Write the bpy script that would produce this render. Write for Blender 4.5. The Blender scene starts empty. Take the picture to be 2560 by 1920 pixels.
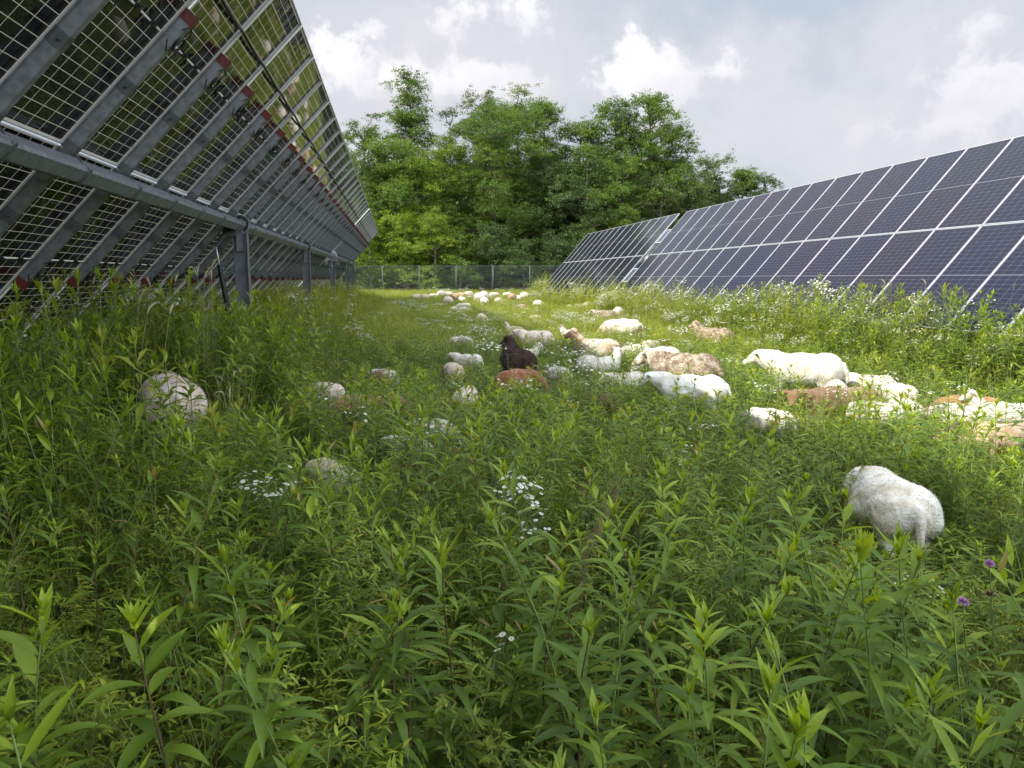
import bpy, math, random
import numpy as np
from mathutils import Vector, noise as mnoise
R = math.radians
rng = np.random.default_rng(7)
random.seed(7)
scene = bpy.context.scene
COL = scene.collection

# ------------------------------------------------------------------ camera
FPX, PITCH, YAW, CAMH = 1857.2, R(8.153), R(8.845), 1.7
cam_d = bpy.data.cameras.new('camera')
cam = bpy.data.objects.new('camera', cam_d); COL.objects.link(cam)
cam.location = (0, 0, CAMH); cam.rotation_euler = (math.pi/2-PITCH, 0, -YAW)
cam_d.sensor_width = 36; cam_d.lens = FPX/2560*36; cam_d.clip_start = .05; cam_d.clip_end = 4000
scene.camera = cam
FW = np.array([math.sin(YAW)*math.cos(PITCH), math.cos(YAW)*math.cos(PITCH), -math.sin(PITCH)])
RT = np.array([math.cos(YAW), -math.sin(YAW), 0.])
UP = np.array([math.sin(YAW)*math.sin(PITCH), math.cos(YAW)*math.sin(PITCH), math.cos(PITCH)])
def ray(X, Y): return FW+(X-1280)/FPX*RT-(Y-960)/FPX*UP
def gz(x, y):
    t = np.clip((np.asarray(y, float)-24)/38, 0, 1)
    return .35*t*t*(3-2*t)
def place(X, Y, h):
    r = ray(X, Y); p = None; g = 0.
    for _ in range(12):
        dz = h+g-CAMH
        t = dz/r[2] if r[2] < -1e-4 else 52
        t = min(max(t, .3), 54); p = r*t; g = float(gz(p[0], p[1]))
    return p[0], p[1]
def at_depth(X, Y, d):
    r = ray(X, Y)*d
    return r[0], r[1], r[2]+CAMH

# ------------------------------------------------------------------ helpers
def tag(o, label=None, cat=None, group=None, kind=None):
    for k, v in (('label', label), ('category', cat), ('group', group), ('kind', kind)):
        if v: o[k] = v
    return o
def empty(name, loc=(0, 0, 0), rz=0):
    o = bpy.data.objects.new(name, None); COL.objects.link(o)
    o.location = loc; o.rotation_euler = (0, 0, rz); o.empty_display_size = .1
    return o
def mesh_np(name, V, F, mats=(), mi=None, smooth=False, tint=None):
    """F: array (n,3|4) or list of faces"""
    me = bpy.data.meshes.new(name)
    V = np.asarray(V, np.float32).reshape(-1, 3)
    if isinstance(F, np.ndarray):
        k = F.shape[1]; n = len(F)
        me.vertices.add(len(V)); me.vertices.foreach_set('co', V.ravel())
        me.loops.add(n*k); me.loops.foreach_set('vertex_index', F.astype(np.int32).ravel())
        me.polygons.add(n)
        me.polygons.foreach_set('loop_start', np.arange(0, n*k, k, dtype=np.int32))
        me.polygons.foreach_set('loop_total', np.full(n, k, np.int32))
        me.update(calc_edges=True)
    else:
        me.from_pydata(V.tolist(), [], F); me.update()
    for m in mats: me.materials.append(m)
    if mi is not None: me.polygons.foreach_set('material_index', np.asarray(mi, np.int32))
    if smooth: me.polygons.foreach_set('use_smooth', np.ones(len(me.polygons), bool))
    if tint is not None:
        a = me.attributes.new('tint', 'FLOAT', 'FACE'); a.data.foreach_set('value', np.asarray(tint, np.float32))
    me.update()
    return me
def add(name, me, parent=None, loc=None):
    o = bpy.data.objects.new(name, me); COL.objects.link(o)
    if parent is not None: o.parent = parent
    if loc is not None: o.location = loc
    return o
class MB:
    def __init__(s): s.v = []; s.f = []; s.m = []; s.t = []
    def raw(s, V, F, m=0):
        n = len(s.v); s.v += [tuple(p) for p in V]; s.f += [tuple(i+n for i in f) for f in F]; s.m += [m]*len(F)
    def box(s, c, e, ax=None, m=0):
        """centre c, half sizes e, ax = three axis vectors"""
        A = np.eye(3) if ax is None else np.array(ax, float); c = np.array(c, float)
        V = [c+sx*e[0]*A[0]+sy*e[1]*A[1]+sz*e[2]*A[2] for sx in (-1, 1) for sy in (-1, 1) for sz in (-1, 1)]
        F = [(0, 1, 3, 2), (4, 6, 7, 5), (0, 4, 5, 1), (2, 3, 7, 6), (0, 2, 6, 4), (1, 5, 7, 3)]
        s.raw(V, F, m)
    def tube(s, P, rad, n=6, m=0, cap=True):
        P = [np.array(p, float) for p in P]
        if not hasattr(rad, '__len__'): rad = [rad]*len(P)
        V = []; F = []; prev = None
        for i, p in enumerate(P):
            d = P[min(i+1, len(P)-1)]-P[max(i-1, 0)]; d = d/(np.linalg.norm(d)+1e-9)
            if prev is None:
                a = np.cross(d, (0, 0, 1.));
                if np.linalg.norm(a) < .1: a = np.cross(d, (1., 0, 0))
            else: a = prev-d*np.dot(prev, d)
            a = a/(np.linalg.norm(a)+1e-9); prev = a; b = np.cross(d, a)
            for k in range(n):
                t = 2*math.pi*k/n; V.append(p+rad[i]*(math.cos(t)*a+math.sin(t)*b))
        for i in range(len(P)-1):
            for k in range(n):
                k2 = (k+1) % n; F.append((i*n+k, i*n+k2, (i+1)*n+k2, (i+1)*n+k))
        if cap: F.append(tuple(range(n-1, -1, -1))); F.append(tuple((len(P)-1)*n+k for k in range(n)))
        s.raw(V, F, m)
    def prism(s, prof, a, b, m=0):
        """closed profile (list of 3-vectors) swept from a to b offsets"""
        n = len(prof); V = [np.array(p)+np.array(a) for p in prof]+[np.array(p)+np.array(b) for p in prof]
        F = [(i, (i+1) % n, n+(i+1) % n, n+i) for i in range(n)]+[tuple(range(n-1, -1, -1)), tuple(range(n, 2*n))]
        s.raw(V, F, m)
    def mesh(s, name, mats, smooth=False):
        me = mesh_np(name, s.v, s.f, mats, s.m, smooth); return me
    def build(s, name, mats, parent=None, smooth=False):
        return add(name, s.mesh(name, mats, smooth), parent)

# ------------------------------------------------------------------ materials
def mat(name):
    m = bpy.data.materials.new(name); m.use_nodes = True
    nt = m.node_tree; b = nt.nodes['Principled BSDF']
    return m, nt, b
def N(nt, t, **kw):
    n = nt.nodes.new(t)
    for k, v in kw.items():
        if k.startswith('i_'): n.inputs[k[2:].replace('_', ' ')].default_value = v
        else: setattr(n, k, v)
    return n
def mth(nt, op, a, b=None, clamp=False):
    n = nt.nodes.new('ShaderNodeMath'); n.operation = op; n.use_clamp = clamp
    for i, x in enumerate((a, b)):
        if x is None: continue
        if isinstance(x, (int, float)): n.inputs[i].default_value = x
        else: nt.links.new(x, n.inputs[i])
    return n.outputs[0]
def mixc(nt, f, a, b, blend='MIX'):
    n = nt.nodes.new('ShaderNodeMix'); n.data_type = 'RGBA'; n.blend_type = blend
    for i, x in ((0, f), (6, a), (7, b)):
        if isinstance(x, (int, float)): n.inputs[i].default_value = x
        elif isinstance(x, tuple): n.inputs[i].default_value = (*x, 1) if len(x) == 3 else x
        else: nt.links.new(x, n.inputs[i])
    return n.outputs[2]
def ramp(nt, fac, stops):
    n = nt.nodes.new('ShaderNodeValToRGB'); e = n.color_ramp.elements
    while len(e) < len(stops): e.new(.5)
    for i, (p, c) in enumerate(stops): e[i].position = p; e[i].color = (*c, 1)
    nt.links.new(fac, n.inputs[0]); return n.outputs[0]
def simple(name, col, rough=.6, metal=0, nscale=0, namp=.25, spec=.5, bump=0, obj=True):
    m, nt, b = mat(name)
    b.inputs['Roughness'].default_value = rough; b.inputs['Metallic'].default_value = metal
    b.inputs['Specular IOR Level'].default_value = spec
    if nscale:
        tc = N(nt, 'ShaderNodeTexCoord'); no = N(nt, 'ShaderNodeTexNoise'); no.inputs['Scale'].default_value = nscale
        no.inputs['Detail'].default_value = 5
        nt.links.new(tc.outputs['Object'], no.inputs[0])
        lo = tuple(c*(1-namp) for c in col); hi = tuple(min(1, c*(1+namp)) for c in col)
        nt.links.new(ramp(nt, no.outputs[0], [(.3, lo), (.7, hi)]), b.inputs['Base Color'])
        if bump:
            bu = N(nt, 'ShaderNodeBump'); bu.inputs['Strength'].default_value = bump; bu.inputs['Distance'].default_value = .01
            nt.links.new(no.outputs[0], bu.inputs['Height']); nt.links.new(bu.outputs[0], b.inputs['Normal'])
    else: b.inputs['Base Color'].default_value = (*col, 1)
    return m
def leafmat(name, dark, mid, light, trans=.35, tcol=None, rough=.5, spec=.35, objvar=.0, nscale=0, dry=None):
    """leaf: colour from per-leaf 'tint' 0..1, part of the light passes through"""
    m, nt, b = mat(name)
    at = N(nt, 'ShaderNodeAttribute'); at.attribute_name = 'tint'
    oi = N(nt, 'ShaderNodeObjectInfo')
    f = at.outputs['Fac']
    if objvar:
        f = mth(nt, 'ADD', f, mth(nt, 'MULTIPLY', mth(nt, 'SUBTRACT', oi.outputs['Random'], .5), objvar), clamp=True)
        f = mth(nt, 'MAXIMUM', mth(nt, 'MINIMUM', f, .955), mth(nt, 'GREATER_THAN', at.outputs['Fac'], .99))
    if nscale:
        ge = N(nt, 'ShaderNodeNewGeometry'); no = N(nt, 'ShaderNodeTexNoise'); no.inputs['Scale'].default_value = nscale
        nt.links.new(ge.outputs['Position'], no.inputs[0])
        f = mth(nt, 'ADD', f, mth(nt, 'MULTIPLY', mth(nt, 'SUBTRACT', no.outputs[0], .5), .9), clamp=True)
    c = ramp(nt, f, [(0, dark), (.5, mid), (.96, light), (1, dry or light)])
    nt.links.new(c, b.inputs['Base Color'])
    b.inputs['Roughness'].default_value = rough; b.inputs['Specular IOR Level'].default_value = spec
    tr = N(nt, 'ShaderNodeBsdfTranslucent')
    tc = mixc(nt, 1., c, tcol or (1.6, 1.4, .45), 'MULTIPLY'); nt.links.new(tc, tr.inputs[0])
    mx = N(nt, 'ShaderNodeMixShader'); mx.inputs[0].default_value = trans
    nt.links.new(b.outputs[0], mx.inputs[1]); nt.links.new(tr.outputs[0], mx.inputs[2])
    nt.links.new(mx.outputs[0], nt.nodes['Material Output'].inputs[0])
    return m
M = {}
M['goldenrod'] = leafmat('goldenrod_leaf', (.066, .122, .015), (.136, .220, .020), (.32, .42, .035), .36, objvar=.35, dry=(.34, .27, .10))
M['bushy'] = leafmat('bushy_leaf', (.090, .132, .015), (.175, .225, .022), (.33, .38, .040), .35, objvar=.4, dry=(.34, .27, .10))
M['grass'] = leafmat('grass_blade', (.10, .15, .025), (.20, .25, .04), (.38, .38, .14), .38, objvar=.4)
M['meadow'] = leafmat('meadow_leaf', (.105, .155, .018), (.21, .275, .026), (.37, .40, .06), .40, objvar=.45)
M['straw'] = leafmat('straw', (.28, .24, .12), (.42, .37, .2), (.6, .52, .33), .25, (1, 1, .8))
M['petal'] = leafmat('petal', (.62, .62, .58), (.75, .75, .7), (.85, .85, .8), .3, (1, 1, .95))
M['yellow'] = simple('flower_centre', (.6, .45, .06), .7)
M['pink'] = leafmat('clover_petal', (.35, .15, .32), (.5, .25, .48), (.65, .4, .62), .25, (1, .9, 1))
M['stem'] = simple('weed_stem', (.16, .22, .06), .6, nscale=9, namp=.4)
M['redstem'] = simple('brown_stem', (.14, .09, .045), .6, nscale=14, namp=.5)
M['bark'] = simple('bark', (.10, .082, .06), .9, nscale=3, namp=.45, bump=.6)
M['galv'] = simple('galvanized_steel', (.205, .213, .232), .48, .4, nscale=16, namp=.28, bump=.08)
M['galvdark'] = simple('weathered_bracket', (.12, .125, .135), .55, .5, nscale=20, namp=.3)
M['post'] = simple('post_steel', (.165, .175, .19), .5, .5, nscale=9, namp=.25, bump=.06)
M['frame'] = simple('anodised_frame', (.60, .61, .63), .45, .25, nscale=5, namp=.06)
M['black'] = simple('black_plastic', (.012, .012, .013), .45)
M['cable'] = simple('cable_jacket', (.016, .016, .017), .5)
M['red'] = simple('red_end_cap', (.13, .020, .018), .6, nscale=25, namp=.4)
M['fence'] = simple('fence_wire', (.13, .15, .145), .5, .4)
M['soil'] = None

# solar cells, drawn from object coordinates: x across the panel (0..W), y up the slope (0..Hh)
PW, PH, PITCHP = 1.134, 2.272, 1.154
def cell_mat(name, W, H, ncol, nrow, c1, c2, gapf=.030):
    m, nt, b = mat(name)
    tc = N(nt, 'ShaderNodeTexCoord'); sp = N(nt, 'ShaderNodeSeparateXYZ'); nt.links.new(tc.outputs['Object'], sp.inputs[0])
    oi = N(nt, 'ShaderNodeObjectInfo'); ge = N(nt, 'ShaderNodeNewGeometry')
    x = mth(nt, 'MULTIPLY', mth(nt, 'SUBTRACT', sp.outputs[0], .021), ncol/(W-.042))
    mid = H/2
    ya = mth(nt, 'ABSOLUTE', mth(nt, 'SUBTRACT', sp.outputs[1], mid))
    y = mth(nt, 'MULTIPLY', mth(nt, 'SUBTRACT', ya, .007), (nrow/2)/(mid-.028))
    def edge(v):   # 0..0.5 distance to the nearest cell border
        fr = mth(nt, 'FRACT', mth(nt, 'ADD', v, 100.)); return mth(nt, 'SUBTRACT', .5, mth(nt, 'ABSOLUTE', mth(nt, 'SUBTRACT', fr, .5)))
    cw = (W-.042)/ncol; ch = (mid-.028)/(nrow/2)
    dx = mth(nt, 'MULTIPLY', edge(x), cw); dy = mth(nt, 'MULTIPLY', edge(y), ch)
    gx = mth(nt, 'LESS_THAN', dx, .0019); gy = mth(nt, 'LESS_THAN', dy, .0013)
    back = ge.outputs['Backfacing']
    bgx = mth(nt, 'LESS_THAN', dx, .0032); bgy = mth(nt, 'LESS_THAN', dy, .0028)
    ch2 = mth(nt, 'LESS_THAN', mth(nt, 'ADD', dx, dy), .0075)       # bevelled cell corners
    g = mth(nt, 'MAXIMUM', mth(nt, 'MAXIMUM', gx, gy), ch2)
    gb = mth(nt, 'MAXIMUM', mth(nt, 'MAXIMUM', bgx, bgy), ch2)
    cen = mth(nt, 'LESS_THAN', y, 0.)
    out = mth(nt, 'MAXIMUM', mth(nt, 'GREATER_THAN', y, nrow/2), mth(nt, 'MAXIMUM', mth(nt, 'LESS_THAN', x, 0.), mth(nt, 'GREATER_THAN', x, float(ncol))))
    gsel = mth(nt, 'ADD', mth(nt, 'MULTIPLY', g, mth(nt, 'SUBTRACT', 1., back)), mth(nt, 'MULTIPLY', gb, back))
    gap = mth(nt, 'MAXIMUM', gsel, mth(nt, 'MAXIMUM', cen, out), clamp=True)
    # each cell a slightly different blue, each panel too
    fx = mth(nt, 'FLOOR', x); fy = mth(nt, 'FLOOR', y); cv = N(nt, 'ShaderNodeCombineXYZ')
    nt.links.new(fx, cv.inputs[0]); nt.links.new(fy, cv.inputs[1]); nt.links.new(mth(nt, 'MULTIPLY', oi.outputs['Random'], 50.), cv.inputs[2])
    wn = N(nt, 'ShaderNodeTexWhiteNoise'); nt.links.new(cv.outputs[0], wn.inputs[0])
    f = mth(nt, 'ADD', mth(nt, 'MULTIPLY', oi.outputs['Random'], .85), mth(nt, 'MULTIPLY', wn.outputs[0], .15))
    cfront = mixc(nt, f, c1, c2)
    cback = mixc(nt, f, (.010, .011, .013), (.016, .016, .018))
    cell = mixc(nt, back, cfront, cback)
    nt.links.new(mixc(nt, gap, cell, mixc(nt, mth(nt, 'MULTIPLY', cen, back), mixc(nt, back, (.14, .145, .165), (.10, .10, .085)), (.75, .76, .78))), b.inputs['Base Color'])
    rg = mth(nt, 'ADD', .11, mth(nt, 'MULTIPLY', back, -.085)); nt.links.new(rg, b.inputs['Roughness'])
    b.inputs['IOR'].default_value = 1.45
    nt.links.new(mth(nt, 'ADD', .34, mth(nt, 'MULTIPLY', back, .2)), b.inputs['Specular IOR Level'])
    tr = N(nt, 'ShaderNodeBsdfTranslucent'); tr.inputs[0].default_value = (.85, .86, .72, 1)
    mx = N(nt, 'ShaderNodeMixShader'); nt.links.new(mth(nt, 'MULTIPLY', gap, .08), mx.inputs[0])
    nt.links.new(b.outputs[0], mx.inputs[1]); nt.links.new(tr.outputs[0], mx.inputs[2])
    nt.links.new(mx.outputs[0], nt.nodes['Material Output'].inputs[0])
    return m
M['cells'] = cell_mat('solar_cells', PW, PH, 6, 24, (.006, .006, .024), (.010, .008, .017))
M['smallcells'] = cell_mat('small_solar_cells', .62, .70, 4, 16, (.05, .06, .11), (.06, .07, .12))

# ------------------------------------------------------------------ world and sun
SUN_B, SUN_E = R(20), R(40.2)      # sun comes from the left, a little behind the camera
sv = Vector((-math.cos(SUN_E)*math.cos(SUN_B), -math.cos(SUN_E)*math.sin(SUN_B), math.sin(SUN_E)))
sl = bpy.data.lights.new('sun', 'SUN'); sl.energy = 4.9; sl.angle = R(.53); sl.color = (1, .95, .86)
so = bpy.data.objects.new('sun', sl); COL.objects.link(so); so.rotation_euler = (-sv).to_track_quat('-Z', 'Y').to_euler(); so.location = (0, 0, 40)
w = bpy.data.worlds.new('World'); scene.world = w; w.use_nodes = True; nt = w.node_tree
bg = nt.nodes['Background']; bg.inputs[1].default_value = .13
sky = N(nt, 'ShaderNodeTexSky'); sky.sky_type = 'NISHITA'; sky.sun_disc = False; sky.sun_elevation = SUN_E
sky.sun_rotation = math.atan2(sv.x, sv.y); sky.air_density = 1.2; sky.dust_density = 2.5
tc = N(nt, 'ShaderNodeTexCoord'); gen = tc.outputs['Generated']
sep = N(nt, 'ShaderNodeSeparateXYZ'); nt.links.new(gen, sep.inputs[0])
zz = mth(nt, 'MAXIMUM', sep.outputs[2], 0.)
den = mth(nt, 'ADD', zz, .22)
cv = N(nt, 'ShaderNodeCombineXYZ'); nt.links.new(mth(nt, 'DIVIDE', sep.outputs[0], den), cv.inputs[0]); nt.links.new(mth(nt, 'DIVIDE', sep.outputs[1], den), cv.inputs[1])
def wnoise(vec, s, d=6, r=.55, loc=(0, 0, 0)):
    mp = N(nt, 'ShaderNodeMapping'); mp.inputs['Location'].default_value = loc; nt.links.new(vec, mp.inputs[0])
    n = N(nt, 'ShaderNodeTexNoise'); n.inputs['Scale'].default_value = s; n.inputs['Detail'].default_value = d; n.inputs['Roughness'].default_value = r
    nt.links.new(mp.outputs[0], n.inputs[0]); return n.outputs[0]
def sstep(v, a, b):
    n = N(nt, 'ShaderNodeMapRange'); n.interpolation_type = 'SMOOTHSTEP'; nt.links.new(v, n.inputs[0])
    n.inputs[1].default_value = a; n.inputs[2].default_value = b; return n.outputs[0]
cover = sstep(wnoise(cv.outputs[0], 1.1, 7, .5, (3.1, 1.7, 0)), .42, .68)
shade = wnoise(cv.outputs[0], 2.3, 7, .55, (7, 2, 0))
grey = ramp(nt, shade, [(.3, (4.9, 5.1, 5.6)), (.5, (5.6, 5.7, 6.1)), (.72, (6.4, 6.4, 6.7))])
skyc = mixc(nt, .8, sky.outputs[0], (4.6, 5.15, 5.8))
base = mixc(nt, mth(nt, 'MULTIPLY', cover, .75), skyc, grey)
puff = wnoise(gen, 11., 9, .64, (1.3, .2, .5)); puff2 = wnoise(gen, 26., 6, .6)
def blob(X, Y, rx, ry, thr=.30, gain=1., col=(8.9, 8.8, 9.2)):
    """a cumulus head in a fixed direction of the sky"""
    global base
    d = ray(X, Y); d = d/np.linalg.norm(d)
    right = np.cross(d, (0, 0, 1)); right /= np.linalg.norm(right); upv = np.cross(right, d)
    def dot(v):
        n = N(nt, 'ShaderNodeVectorMath'); n.operation = 'DOT_PRODUCT'; nt.links.new(gen, n.inputs[0]); n.inputs[1].default_value = tuple(v); return n.outputs['Value']
    a = mth(nt, 'DIVIDE', dot(right), rx/FPX); b_ = mth(nt, 'DIVIDE', dot(upv), ry/FPX)
    front = mth(nt, 'GREATER_THAN', dot(d), .3)
    r2 = mth(nt, 'SQRT', mth(nt, 'ADD', mth(nt, 'MULTIPLY', a, a), mth(nt, 'MULTIPLY', b_, b_)))
    v0 = mth(nt, 'SUBTRACT', 1., r2)
    v = mth(nt, 'ADD', v0, mth(nt, 'MULTIPLY', mth(nt, 'SUBTRACT', puff, .5), 3.0))
    v = mth(nt, 'ADD', v, mth(nt, 'MULTIPLY', mth(nt, 'SUBTRACT', puff2, .5), .9))
    soft = sstep(b_, -1.3, .5)
    # wide veil round the head, then the crisp lit top
    veil = mth(nt, 'MULTIPLY', mth(nt, 'MULTIPLY', sstep(v, -1.1, .9), front), .62)
    base = mixc(nt, veil, base, (6.0, 5.95, 6.35))
    e = mth(nt, 'MULTIPLY', sstep(v, thr, thr+.45), front)
    base = mixc(nt, mth(nt, 'MULTIPLY', mth(nt, 'MULTIPLY', e, gain), soft, clamp=True), base, col)
blob(860, 170, 170, 130, .30); blob(1010, 200, 85, 55, .1); blob(1190, 200, 190, 80, .35, .8)
blob(1270, 20, 190, 110, .4, .8); blob(1650, 205, 190, 110, .2); blob(1810, 180, 110, 60, .4, .7)
blob(2450, 230, 230, 140, .25, .9); blob(2250, 330, 300, 90, .5, .4); blob(1950, 330, 300, 120, .8, .25)
blob(2500, 60, 200, 80, .4, .5, (8.4, 8.4, 8.6)); blob(1700, 900, 500, 60, .9, .2)
# unseen sky overhead, behind and right of the camera brightened as added fill light
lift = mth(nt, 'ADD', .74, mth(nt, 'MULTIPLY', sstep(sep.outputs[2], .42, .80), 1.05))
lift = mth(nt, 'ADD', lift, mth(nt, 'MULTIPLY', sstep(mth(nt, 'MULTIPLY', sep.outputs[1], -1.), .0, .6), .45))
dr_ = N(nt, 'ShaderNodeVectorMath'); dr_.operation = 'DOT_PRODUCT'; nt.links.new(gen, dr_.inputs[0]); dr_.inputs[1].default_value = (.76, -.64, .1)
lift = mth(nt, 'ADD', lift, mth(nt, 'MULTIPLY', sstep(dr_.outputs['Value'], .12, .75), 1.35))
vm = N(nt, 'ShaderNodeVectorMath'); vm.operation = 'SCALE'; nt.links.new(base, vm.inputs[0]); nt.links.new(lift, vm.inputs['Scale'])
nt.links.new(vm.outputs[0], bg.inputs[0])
scene.view_settings.view_transform = 'Standard'; scene.view_settings.look = 'None'
scene.view_settings.exposure = .45; scene.view_settings.gamma = 1

# ------------------------------------------------------------------ ground
xs = np.concatenate([[-900, -400, -150, -60], np.linspace(-30, 40, 36), [80, 160, 400, 900]])
ys = np.concatenate([[-300, -100, -40], np.linspace(-15, 90, 54), [130, 250, 600, 1800]])
GX, GY = np.meshgrid(xs, ys, indexing='ij')
GZ = gz(GX, GY)-.02+.025*np.sin(GX*.9)*np.cos(GY*.7)*(np.abs(GX) < 50)
V = np.stack([GX, GY, GZ], -1).reshape(-1, 3); ny = len(ys)
I, J = np.meshgrid(np.arange(len(xs)-1), np.arange(ny-1), indexing='ij'); q = (I*ny+J).ravel()
F = np.stack([q, q+ny, q+ny+1, q+1], 1)
m, nt2, b = mat('meadow_soil'); tcx = N(nt2, 'ShaderNodeTexCoord')
n1 = N(nt2, 'ShaderNodeTexNoise'); n1.inputs['Scale'].default_value = 1.2; n1.inputs['Detail'].default_value = 8; nt2.links.new(tcx.outputs['Object'], n1.inputs[0])
nt2.links.new(ramp(nt2, n1.outputs[0], [(.3, (.045, .05, .02)), (.5, (.07, .085, .025)), (.7, (.12, .11, .05))]), b.inputs['Base Color'])
b.inputs['Roughness'].default_value = .95
tag(add('ground', mesh_np('ground', V, F, [m], smooth=True)), 'weedy meadow soil under the plants', None, None, 'structure')

# ------------------------------------------------------------------ solar trackers
def rot_frame(th):
    e1 = np.array([math.cos(th), 0, math.sin(th)]); e2 = np.array([0, 1., 0]); n = np.array([-math.sin(th), 0, math.cos(th)])
    return e1, e2, n
# one panel in its own frame: x = along the row (0..PW), y = up the slope (0..PH), z = towards the sky
def panel_meshes(W, H, cm, fw=.011, fb=.030):
    V = [(.004, .004, -.006), (W-.004, .004, -.006), (W-.004, H-.004, -.006), (.004, H-.004, -.006)]
    glass = mesh_np('glass', V, [(0, 1, 2, 3)], [cm])
    mb = MB(); t = .0175
    for (x0, x1, y0, y1) in ((0, fw, 0, H), (W-fw, W, 0, H), (fw, W-fw, 0, fw), (fw, W-fw, H-fw, H)):
        mb.box(((x0+x1)/2, (y0+y1)/2, -t+.002), ((x1-x0)/2, (y1-y0)/2, t))
    for (x0, x1, y0, y1) in ((fw, fb, fw, H-fw), (W-fb, W-fw, fw, H-fw)):
        mb.box(((x0+x1)/2, (y0+y1)/2, -.0325), ((x1-x0)/2, (y1-y0)/2, .0012))
    fr = mb.mesh('frame', [M['frame']])
    return glass, fr
GLASS, FRAME = panel_meshes(PW, PH, M['cells'])
SG, SF = panel_meshes(.62, .70, M['smallcells'], .03, .045)
mb = MB()
mb.box((0, 0, -.018), (.030, .020, .011)); mb.box((0, .010, -.030), (.014, .008, .003))
for s in (-1, 1): mb.tube([(s*.028, 0, -.018), (s*.05, -.003, -.022), (s*.07, -.003, -.018)], .0045, 5)
JBOX = mb.mesh('junction_box', [M['black']])
def coil_mesh():
    mb = MB()
    for k, (r, ox) in enumerate(((.062, 0), (.056, .006))):
        P = [(ox+r*math.cos(a), r*math.sin(a)-.02, -.012*k) for a in np.linspace(.3+k, 2*math.pi+.3+k, 20)]
        mb.tube(P, .0062, 5)
    mb.tube([(-.05, .02, 0), (-.04, .09, -.005), (-.005, .135, 0), (.03, .125, .01), (.05, .08, .03)], .0055, 5)
    mb.tube([(.05, -.05, 0), (.045, -.11, -.004), (.09, -.12, -.0), (.13, -.05, .03)], .0055, 5)
    mb.tube([(-.055, -.03, 0), (-.06, -.11, -.01), (-.03, -.16, -.01)], .006, 5)
    return mb.mesh('cable_coil', [M['cable']])
COIL = coil_mesh()
def tracker(name, label, Mx, Mz, th, seams, gap_span, posts, ntube_end, detail, ystart, off=.287):
    e1, e2, n = rot_frame(th)
    y0, y1 = seams[0][0], seams[-1][-1]
    root = empty(name, (Mx+.2, y0, 0)); tag(root, label, 'solar array', 'rows of tilted solar panels')
    base = np.array([Mx+.2, y0, 0.])
    Mp = np.array([Mx, 0, Mz+CAMH])-base
    from mathutils import Matrix
    rotm = Matrix(((0, e1[0], n[0]), (1, e1[1], n[1]), (0, e1[2], n[2]))).to_quaternion()  # local x->row, y->slope, z->normal
    # determinant check: row x slope must be the normal; flip row axis if not
    flip = np.dot(np.cross(e2, e1), n) < 0
    row = -e2 if flip else e2
    rotm = Matrix(((row[0], e1[0], n[0]), (row[1], e1[1], n[1]), (row[2], e1[2], n[2]))).to_quaternion()
    def P(y, v, h=0): return Mp+np.array([0, y, 0])+v*e1+h*n
    def put(nm, me, pos, parent=root):
        o = bpy.data.objects.new(nm, me); COL.objects.link(o); o.parent = parent
        o.rotation_mode = 'QUATERNION'; o.rotation_quaternion = rotm; o.location = pos; return o
    for blk in seams:
        for i in range(len(blk)-1):
            for v0 in (.009, -.009-PH):
                yy = (blk[i+1] if flip else blk[i]) + (-.01 if flip else .01)
                jit = rng.normal(0, .0012)
                o = put('solar_panel', GLASS, P(yy, v0, jit))
                f = bpy.data.objects.new('frame', FRAME); COL.objects.link(f); f.parent = o
                if detail and blk[i]+ystart > 2:
                    for k in (.2, .5, .8):
                        jb = bpy.data.objects.new('junction_box', JBOX); COL.objects.link(jb); jb.parent = o
                        jb.location = (PW*k, PH/2, -.006)
    # torque tube: square with cut corners
    a, c = .075, .022; cen = -off+.075
    sh = [(-a+c, -a), (a-c, -a), (a, -a+c), (a, a-c), (a-c, a), (-a+c, a), (-a, a-c), (-a, -a+c)]
    mb = MB(); prof = [Mp+(v-.075)*e1+(cen+h)*n for v, h in sh]
    mb.prism(prof, (0, y0-.2, 0), (0, ntube_end, 0)); mb.build('torque_tube', [M['galv']], root)
    # hat channels under each seam, brackets, red end caps
    L = 1.325; hd = off-.150-.036
    mb = MB()
    def hat(bb, v0, v1, k=1., dp=0.):
        w1, w2 = .051*k+dp, .029*k+dp
        pr = [v0*e1-(.036)*n+w1*e2, v0*e1-(.036+.02)*n+w1*e2, v0*e1-(.036+hd+dp-.01)*n+w2*e2, v0*e1-(.036+hd+dp-.01)*n-w2*e2, v0*e1-(.036+.02)*n-w1*e2, v0*e1-(.036)*n-w1*e2]
        bb.prism(pr, (0, 0, 0), (v1-v0)*e1)
    hat(mb, -L, L)
    HAT = mb.mesh('purlin', [M['galv']])
    BRS = []
    for v in (-.66, .66):
        mb = MB(); hat(mb, v-.055, v+.055, 1, .004); mb.tube([v*e1-.10*n-.085*e2, v*e1-.10*n+.085*e2], .008, 6); BRS.append(mb.mesh('clamp', [M['galvdark']]))
    mb = MB(); hat(mb, -.15, .08, 1, .004); BRS.append(mb.mesh('saddle', [M['galvdark']]))
    CAPS = []
    for v0, v1 in ((L-.004, L+.085), (-L-.085, -L+.004)):
        mb = MB(); hat(mb, v0, v1, .96, .004); CAPS.append(mb.mesh('end_cap', [M['red']]))
    # U strap round the tube
    mb = MB(); cc = -.075*e1+cen*n; A = .080; w = .012; t = .004
    for (dv, dn, ev, en) in ((A, 0, t, A), (-A, 0, t, A), (0, -A, A, t)):
        mb.box(cc+dv*e1+dn*n, (ev, w, en), (e1, e2, n))
    mb.tube([cc+.085*e1+.02*n, cc+.10*e1+.16*n], .006, 5)
    STR = mb.mesh('strap', [M['galvdark']])
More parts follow.
